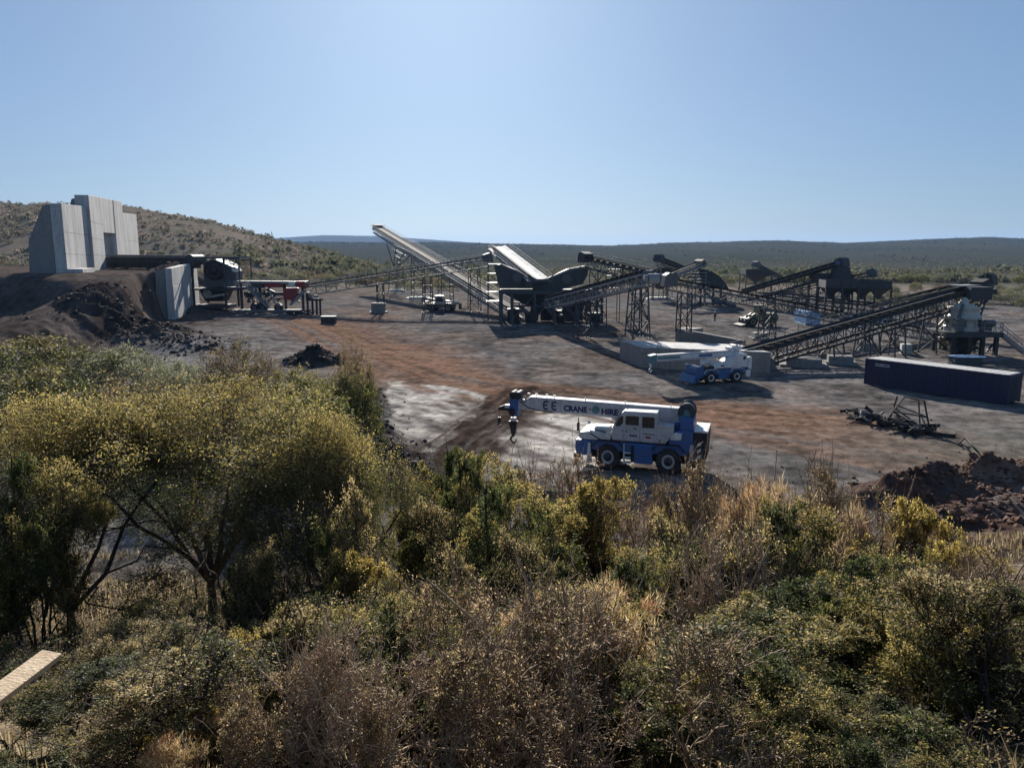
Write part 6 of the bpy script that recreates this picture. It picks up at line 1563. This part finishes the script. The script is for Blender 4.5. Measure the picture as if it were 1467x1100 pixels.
def plant(kind, name, label, cat, px, ptop, Y, wpx, group, rot=None, hmin=.5, sy=1.0, zbase=None):
    o = P[kind]; top = at(px, ptop, Y); zb = zg(top[0], Y) if zbase is None else zbase
    h = max(hmin, top[2] - zb); w = wpx * Y / FPX
    root = thing(name, label, cat, (top[0], Y, zb), zrand.uniform(0, 6.28) if rot is None else rot, group)
    root.scale = (w / (2 * o.R), w / (2 * o.R) * sy, h / o.H)
    for nm, me in zip(('trunk' if cat == 'tree' else 'stem', 'crown'), MESH[kind]):
        c = bpy.data.objects.new(nm, me); COL.objects.link(c); c.parent = root
    return root
G1 = 'thorn trees on the bank'; G2 = 'bushes covering the near bank'; G3 = 'bushes at the edge of the gravel yard'
plant('acacia_a', 'thorn_tree', 'leafy thorn tree with sunlit yellow top at the left edge, its foliage reaching the grass', 'tree', 70, 578, 21.5, 470, G1, 0.6)
plant('acacia_b', 'thorn_tree', 'spreading thorn tree with dark forked trunk showing in the gap under its crown', 'tree', 285, 566, 24.0, 500, G1, 2.1)
plant('acacia_a', 'thorn_tree', 'smaller olive thorn tree, rightmost of the three, beside the sandy patch', 'tree', 462, 600, 22.5, 290, G1, 3.9)
for kind, lab, px, pt, Y, w in (
    ('far_green', 'rounded green bush at the left edge under the earth ramp', 45, 488, 58, 220),
    ('far_grey', 'pale grey green bush beside the dark rubble heap', 170, 501, 59, 150),
    ('far_brown', 'brown twiggy bush with a tall spike above the grey gravel', 340, 492, 54, 130),
    ('far_grey', 'low grey bush between the pale bush and the twiggy spike', 262, 522, 52, 130),
    ('far_green', 'green bush just left of the small dark earth heap', 425, 532, 50, 120),
    ('far_brown', 'yellowish bush with upright shoots beside the small dark earth heap', 503, 496, 47, 70),
    ('far_green', 'dark green bush at the upper corner of the sandy patch', 500, 536, 44, 95),
    ('far_green', 'shaded bush low behind the left thorn tree crown', 40, 532, 49, 190),
    ('far_brown', 'brown bush low behind the yellow tree top', 190, 540, 46, 190),
    ('far_brown', 'reddish bush low behind the middle of the tree tops', 320, 548, 43, 180),
    ('far_green', 'olive bush low behind the right thorn tree crown', 430, 556, 40, 170)):
    plant(kind, 'bush', lab, 'bush', px, pt, Y, w, G3)
near = (
    ('green_a', 'tall dark leafy bush at the left edge, in front of the left thorn tree', 30, 690, 17.5, 230),
    ('green_b', 'brown green bush in front of the right thorn tree, right of the trunk gap', 440, 702, 19, 230),
    ('green_b', 'mixed green brown bush low to the right of the dark forked trunk', 400, 770, 18, 170),
    ('yellow_a', 'olive bush on the spoil edge left of the sandy patch', 520, 628, 29.5, 150),
    ('green_b', 'small green bush beneath the spoil edge left of the sandy patch', 545, 690, 27, 150),
    ('green_a', 'green bush rising below the sandy patch with churned tracks', 640, 672, 24.5, 190),
    ('green_a', 'dense dark green bush left of the near crane front wheel', 730, 676, 22, 220),
    ('dry_a', 'bare twiggy bush with upright shoots just below the near crane front', 800, 662, 27, 150),
    ('dry_a', 'low dead bush below the near crane rear wheel', 985, 694, 29, 150),
    ('dry_b', 'low straw bush under the near crane tool box', 890, 700, 28, 150),
    ('yellow_a', 'bright yellow green bush below the near crane', 900, 712, 20, 260),
    ('green_b', 'dark bush between the two green bushes below the hook', 620, 745, 19, 230),
    ('green_a', 'broad dark green bush in the middle of the bank', 760, 730, 17.5, 260),
    ('green_b', 'mixed bush under the bright yellow green one', 900, 760, 15.5, 260),
    ('dry_b', 'tall straw coloured bush top centre of the right thicket', 1060, 690, 18.5, 230),
    ('dry_b', 'pale twiggy bush at the top right of the thicket, near the windrow', 1190, 700, 19, 250),
    ('yellow_a', 'yellowing bush touching the end of the right earth windrow', 1270, 730, 18, 190),
    ('green_b', 'big leafy bush in the heart of the right thicket', 1085, 735, 13, 330),
    ('green_a', 'big dark leafy bush right of the thicket heart', 1220, 755, 12.5, 330),
    ('yellow_a', 'yellow green bush on the bank below the right windrow', 1370, 800, 14, 200),
    ('dry_a', 'grey twiggy bush at the right edge of the photo', 1450, 800, 13, 190),
    ('green_b', 'green bush low at the right edge below the twiggy one', 1420, 850, 10.5, 300),
    ('yellow_a', 'golden bush at the foot of the right thorn tree', 455, 815, 16, 220),
    ('green_b', 'olive bush right of the golden bush under the thorn tree', 575, 800, 14.5, 240),
    ('green_b', 'brownish green bush in the middle of the lower bank', 690, 800, 12.5, 300),
    ('green_a', 'dark leafy bush under the mixed bush, centre right', 985, 830, 11, 300),
    ('dead', 'leafless pale dead bush with arching twigs, left of the bright straw one', 760, 838, 8.0, 330),
    ('dead', 'leafless reddish grey dead bush at the bottom, left of centre', 560, 905, 6.6, 330),
    ('dead', 'leafless pale bush standing up out of the right thicket', 1010, 760, 11.5, 240),
    ('dead', 'leafless twisted bush at the right edge of the thicket', 1385, 815, 9.5, 230),
    ('straw', 'bright straw coloured dead bush catching the sun, lower centre', 870, 862, 8.9, 360),
    ('dry_b', 'large reddish dry bush with bare twigs left of the bright straw one', 730, 846, 9.6, 330),
    ('straw', 'pale straw tuft at the bottom beside the dark shade', 300, 1050, 6.4, 200),
    ('straw', 'pale straw bush on the right thicket top, near the windrow', 1150, 708, 17.5, 260),
    ('green_b', 'large tangled olive bush left of the lower centre', 560, 862, 8.6, 420),
    ('yellow_a', 'yellow sprigged bush near the bottom, right of the dark shade', 400, 930, 9.0, 260),
    ('yellow_a', 'yellow green bush at the bottom beside the dark shade', 320, 985, 7.4, 240),
    ('green_a', 'dark shaded bush in the lower right thicket', 1180, 890, 8.6, 420),
    ('green_b', 'shaded bush at the bottom right corner', 1390, 930, 7.6, 380),
    ('dry_b', 'dry bush filling the bottom of the photo left of centre', 480, 990, 6.3, 330),
    ('dry_a', 'dry bush filling the bottom centre of the photo', 740, 960, 6.2, 400),
    ('green_a', 'dark leafy bush at the bottom right of centre', 1010, 965, 6.4, 380),
    ('green_a', 'dark bush at the very bottom of the right thicket', 1220, 1010, 6.2, 360),
    ('green_b', 'low dark bush in the shade beneath the left thorn tree', 150, 880, 15, 330),
    ('green_a', 'low dark bush in the shade beneath the right thorn tree', 340, 850, 17, 330),
    ('green_b', 'shaded low bush behind the sawn plank', 130, 950, 11.5, 420),
    ('green_a', 'shaded low bush at the bottom left corner', 120, 1015, 8.2, 420),
    ('green_b', 'small shaded bush right of the plank shade', 270, 930, 11, 300))
for kind, lab, px, pt, Y, w in near: plant(kind, 'bush', lab, 'bush', px, pt, Y, w, G2)

fl_ = random.Random(77)
for k in range(44):
    Y = fl_.uniform(6.2, 25); px = fl_.uniform(470 if Y > 10 else 330, 1500)
    if Y > 19 and px < 560: continue
    kind = fl_.choice(('green_a', 'green_b', 'dry_b', 'yellow_a', 'green_a', 'green_a', 'green_b'))
    x = (px - 733.5) / FPX * Y; hgt = fl_.uniform(.9, 1.7) * (1.0 if Y < 16 else 1.15)
    py = 550 + FPX * math.tan(math.atan2(CAM_H - zg(x, Y) - hgt, Y) - PITCH)
    if px > 1150 and py < 760 or py < 700: continue
    plant(kind, 'bush', 'low bush merging into the dense thicket on the near bank', 'bush', px, py, Y, FPX / Y * fl_.uniform(2.4, 3.6), 'low bushes filling the thicket')

# ---- trees standing in a row beyond the yard, behind the plant
tr_ = random.Random(31)
GT = 'dark bushes lining the far edge of the yard'
row = []
for k in range(46):
    px = 352 + k * 8.2 + tr_.uniform(-4, 4); row.append((px, tr_.uniform(232, 268)))
for k in range(30):
    px = 860 + k * 21 + tr_.uniform(-9, 9); row.append((px, tr_.uniform(255, 330)))
for k in range(26):
    px = 1245 + k * 9 + tr_.uniform(-9, 9); row.append((px, tr_.uniform(150, 235)))
left_slope = []
for k in range(40):
    px = -10 + k * 9.5 + tr_.uniform(-6, 6); left_slope.append((px, tr_.uniform(222, 300)))
def far_bush(px, Y, lab, grp, hs):
    x = (px - 733.5) / FPX * Y * 1.0; zb = zg(x, Y)
    kind = ('far_green', 'far_green', 'far_grey', 'far_brown')[tr_.randrange(4)]; o = P[kind]
    root = thing('bush', lab, 'bush', (x, Y, zb - .1), tr_.uniform(0, 6.28), grp)
    k_ = hs / o.H; w = tr_.uniform(.9, 1.5); root.scale = (k_ * w, k_ * w, k_)
    for nm, me in zip(('stem', 'crown'), MESH[kind]):
        c = bpy.data.objects.new(nm, me); COL.objects.link(c); c.parent = root
for px, Y in row: far_bush(px, Y, 'dark scrub bush in the line beyond the far edge of the yard', GT, tr_.uniform(1.4, 3.6))
for px, Y in left_slope: far_bush(px, Y, 'scrub bush on the foot of the left hillside behind the tipping wall', 'bushes on the foot of the left hill', tr_.uniform(1.2, 2.6))

# ---- scrub that reads as one mass on the hills
def scrub(name, n, sampler, hgt, nq, seed, pal):
    r = np.random.default_rng(seed); x, y = sampler(r, n); keep = np.ones(len(x), bool)
    z = height(x, y, True); h = hgt * r.lognormal(0, .35, len(x)); rw = h * r.uniform(.6, 1.1, len(x))
    m = len(x); nn = nq
    u = rand_dir(r, m * nn).reshape(m, nn, 3); rad = r.uniform(.55, 1.0, (m, nn, 1))
    c = np.stack([x, y, z + h * .5], 1)[:, None] + u * rad * np.stack([rw, rw, h * .55], 1)[:, None]
    a = rand_dir(r, m * nn).reshape(m, nn, 3); b = nrm(np.cross(a, rand_dir(r, m * nn).reshape(m, nn, 3)))
    sz = (h * .42)[:, None, None] * r.uniform(.5, 1.2, (m, nn, 1))
    q = np.stack([c - a * sz, c + b * sz * .6, c + a * sz, c - b * sz * .6], 2).reshape(-1, 3)
    pal = np.array(pal); col = pal[r.integers(0, len(pal), m)][:, None] * r.uniform(.75, 1.25, (m, nn, 1))
    o = fast_mesh(name, q, np.arange(len(q)).reshape(-1, 4), M['scrub'], np.repeat(col.reshape(-1, 3), 4, 0))
    o['kind'] = 'stuff'
    return o
def smp_left(r, n):
    y = 225 + 330 * r.random(n) ** 1.15; x = r.uniform(-1, .06, n) * (y * .95)
    k = (fbm(x / 16, y / 30, 201, 4) + r.uniform(-.18, .24, n) > 0) & (y > 222 + 25 * (x > -80)); return x[k], y[k]
SP_ = ((.055, .058, .028), (.085, .08, .04), (.12, .10, .055), (.045, .048, .026), (.15, .12, .07))
SPL = ((.17, .155, .12), (.20, .17, .13), (.15, .15, .115), (.22, .18, .145), (.13, .13, .10))
scrub('left_hill_scrub', 18000, smp_left, .85, 14, 301, SPL)
def smp_mid(r, n):
    y = 290 + 900 * r.random(n) ** 1.6; x = r.uniform(-.35, .85, n) * y
    k = (fbm(x / 34, y / 90, 203, 4) + r.uniform(-.16, .16, n) > 0); return x[k], y[k]
scrub('plain_scrub', 18000, smp_mid, 1.5, 10, 302, ((.10, .105, .06), (.13, .13, .08), (.08, .09, .05), (.15, .14, .09)))
def smp_crest(r, n):
    y = np.concatenate([r.uniform(2300, 2750, n // 2), 1100 + 1500 * r.random(n - n // 2)]); x = r.uniform(-.6, .8, n) * y; k = fbm(x / 120, y / 400, 205, 4) + r.uniform(-.15, .15, n) > 0
    return x[k], y[k]
scrub('far_hill_scrub', 20000, smp_crest, 1.7, 6, 303, ((.012, .016, .011), (.016, .019, .013)))

# ---- dry grass on the bank
def grass(name, n, seed):
    r = np.random.default_rng(seed); y = 3 + 28 * r.random(n) ** .8; x = r.uniform(-.72, .72, n) * (y + 3)
    k = fbm(x * .45, y * .45, 211, 3) + r.uniform(-.3, .4, n) > -.05; x = x[k]; y = y[k]; n = len(x)
    z = height(x, y, True); h = r.uniform(.12, .42, n); a = r.uniform(0, 6.28, n); lean = r.uniform(.05, .6, n) * h; w = .006 + .0004 * y
    d = np.stack([np.cos(a), np.sin(a), 0 * a], 1); s_ = np.stack([-np.sin(a), np.cos(a), 0 * a], 1) * w[:, None]
    p = np.stack([x, y, z - .02], 1); m1 = p + d * (lean * .35)[:, None] + Z3 * (h * .6)[:, None]; t = p + d * lean[:, None] + Z3 * h[:, None]
    v = np.stack([p - s_, p + s_, m1 + s_ * .8, m1 - s_ * .8, t], 1).reshape(-1, 3)
    i = np.arange(n)[:, None] * 5
    q = np.concatenate([i + np.array([[0, 1, 2, 3]]), i + np.array([[3, 2, 4, 4]])])
    q2 = np.stack([i + 3, i + 2, i + 4], -1).reshape(-1, 3)
    pal = np.array(((.34, .26, .14), (.26, .19, .10), (.18, .15, .07), (.40, .33, .2)))
    col = np.repeat(pal[r.integers(0, 4, n)] * r.uniform(.7, 1.2, (n, 1)), 5, 0)
    vv = np.stack([p - s_, p + s_, t + s_ * .3, t - s_ * .3], 1)
    vv = np.stack([p - s_, p + s_, m1 + s_ * .8, m1 - s_ * .8, m1 - s_ * .8, m1 + s_ * .8, t + s_ * .15, t - s_ * .15], 1).reshape(-1, 3)
    qq = np.arange(len(vv)).reshape(-1, 4)
    o = fast_mesh(name, vv, qq, M['leaf'], np.repeat(pal[r.integers(0, 4, n)] * r.uniform(.7, 1.2, (n, 1)), 8, 0)); o['kind'] = 'stuff'
grass('dry_grass', 60000, 401)
# ---- loose stones
def stones(name, n, sampler, seed, mat, smin, smax):
    r = np.random.default_rng(seed); x, y = sampler(r, n); n = len(x); z = height(x, y, True)
    s_ = smin * (smax / smin) ** (r.random(n) ** 2.2)
    ico = np.array([[0, 0, 1], [.89, 0, .45], [.28, .85, .45], [-.72, .53, .45], [-.72, -.53, .45], [.28, -.85, .45], [.72, .53, -.45], [-.28, .85, -.45], [-.89, 0, -.45], [-.28, -.85, -.45], [.72, -.53, -.45], [0, 0, -1]])
    F = np.array([[0, 1, 2], [0, 2, 3], [0, 3, 4], [0, 4, 5], [0, 5, 1], [1, 6, 2], [2, 7, 3], [3, 8, 4], [4, 9, 5], [5, 10, 1], [6, 7, 2], [7, 8, 3], [8, 9, 4], [9, 10, 5], [10, 6, 1], [11, 7, 6], [11, 8, 7], [11, 9, 8], [11, 10, 9], [11, 6, 10]])
    v = ico[None] * r.uniform(.55, 1.25, (n, 12, 1)) * (s_[:, None, None] * np.stack([r.uniform(.7, 1.3, n), r.uniform(.7, 1.3, n), r.uniform(.45, .85, n)], 1)[:, None])
    v = v + np.stack([x, y, z + s_ * .2], 1)[:, None]
    f = (F[None] + np.arange(n)[:, None, None] * 12).reshape(-1, 3)
    o = fast_mesh(name, v.reshape(-1, 3), f, M[mat]); o['kind'] = 'stuff'
def near_pts(pts, w):
    def f(r, n):
        i = r.integers(0, len(pts) - 1, n); t = r.random(n); P0 = np.array(pts)[i]; P1_ = np.array(pts)[i + 1]; q = P0 + (P1_ - P0) * t[:, None] + r.normal(size=(n, 2)) * w; return q[:, 0], q[:, 1]
    return f
stones('spoil_rubble', 1500, near_pts(SPOIL_L, 1.0), 501, 'rubble_dark', .02, .22)
stones('windrow_rubble', 1500, near_pts(gpts((1280, 712), (1340, 700), (1400, 692), (1500, 688)), 1.3), 502, 'red_earth', .02, .24)
stones('windrow_clods', 700, near_pts(gpts((1330, 770), (1390, 745), (1467, 720)), 1.2), 505, 'red_earth', .03, .3)
stones('ramp_rubble', 1900, near_pts(gpts((110, 500), (190, 488), (250, 500), (290, 505)), 3.2), 503, 'rubble_dark', .03, .42)
stones('ramp_stones', 900, near_pts(gpts((250, 462), (300, 455), (325, 458)), 2.2), 506, 'dust', .06, .5)
stones('heap_rubble', 500, near_pts(gpts((430, 520), (462, 520)), 1.3), 507, 'rubble_dark', .06, .4)
def smp_yard(r, n):
    y = 33 + 110 * r.random(n) ** 1.2; x = r.uniform(-.62, .68, n) * y; k = fbm(x * .12, y * .12, 221, 3) + r.uniform(-.2, .3, n) > 0; return x[k], y[k]
stones('loose_gravel_stones', 3500, smp_yard, 504, 'dust', .02, .10)
# ---- sawn plank sticking out at the lower left
a = at(74, 937, 5.6); b = at(-75, 1048, 4.4)
pk = thing('wooden_plank', 'pale sawn pine plank poking into view at the lower left corner', 'plank', tuple(b))
d_ = unit(b - a); m = mb(); m.bar(a, b, .15, .05, up=unit(np.array([.25, -.35, 1.0]))); m.build('board', M['wood'], pk, bevel=.006)
ps_ = mb(); q = at(-62, 1040, 4.5); ps_.bar((q[0], q[1], zg(q[0], q[1]) - .3), (q[0], q[1], q[2] - .02), .1); ps_.build('post', M['wood'], pk, bevel=.005)
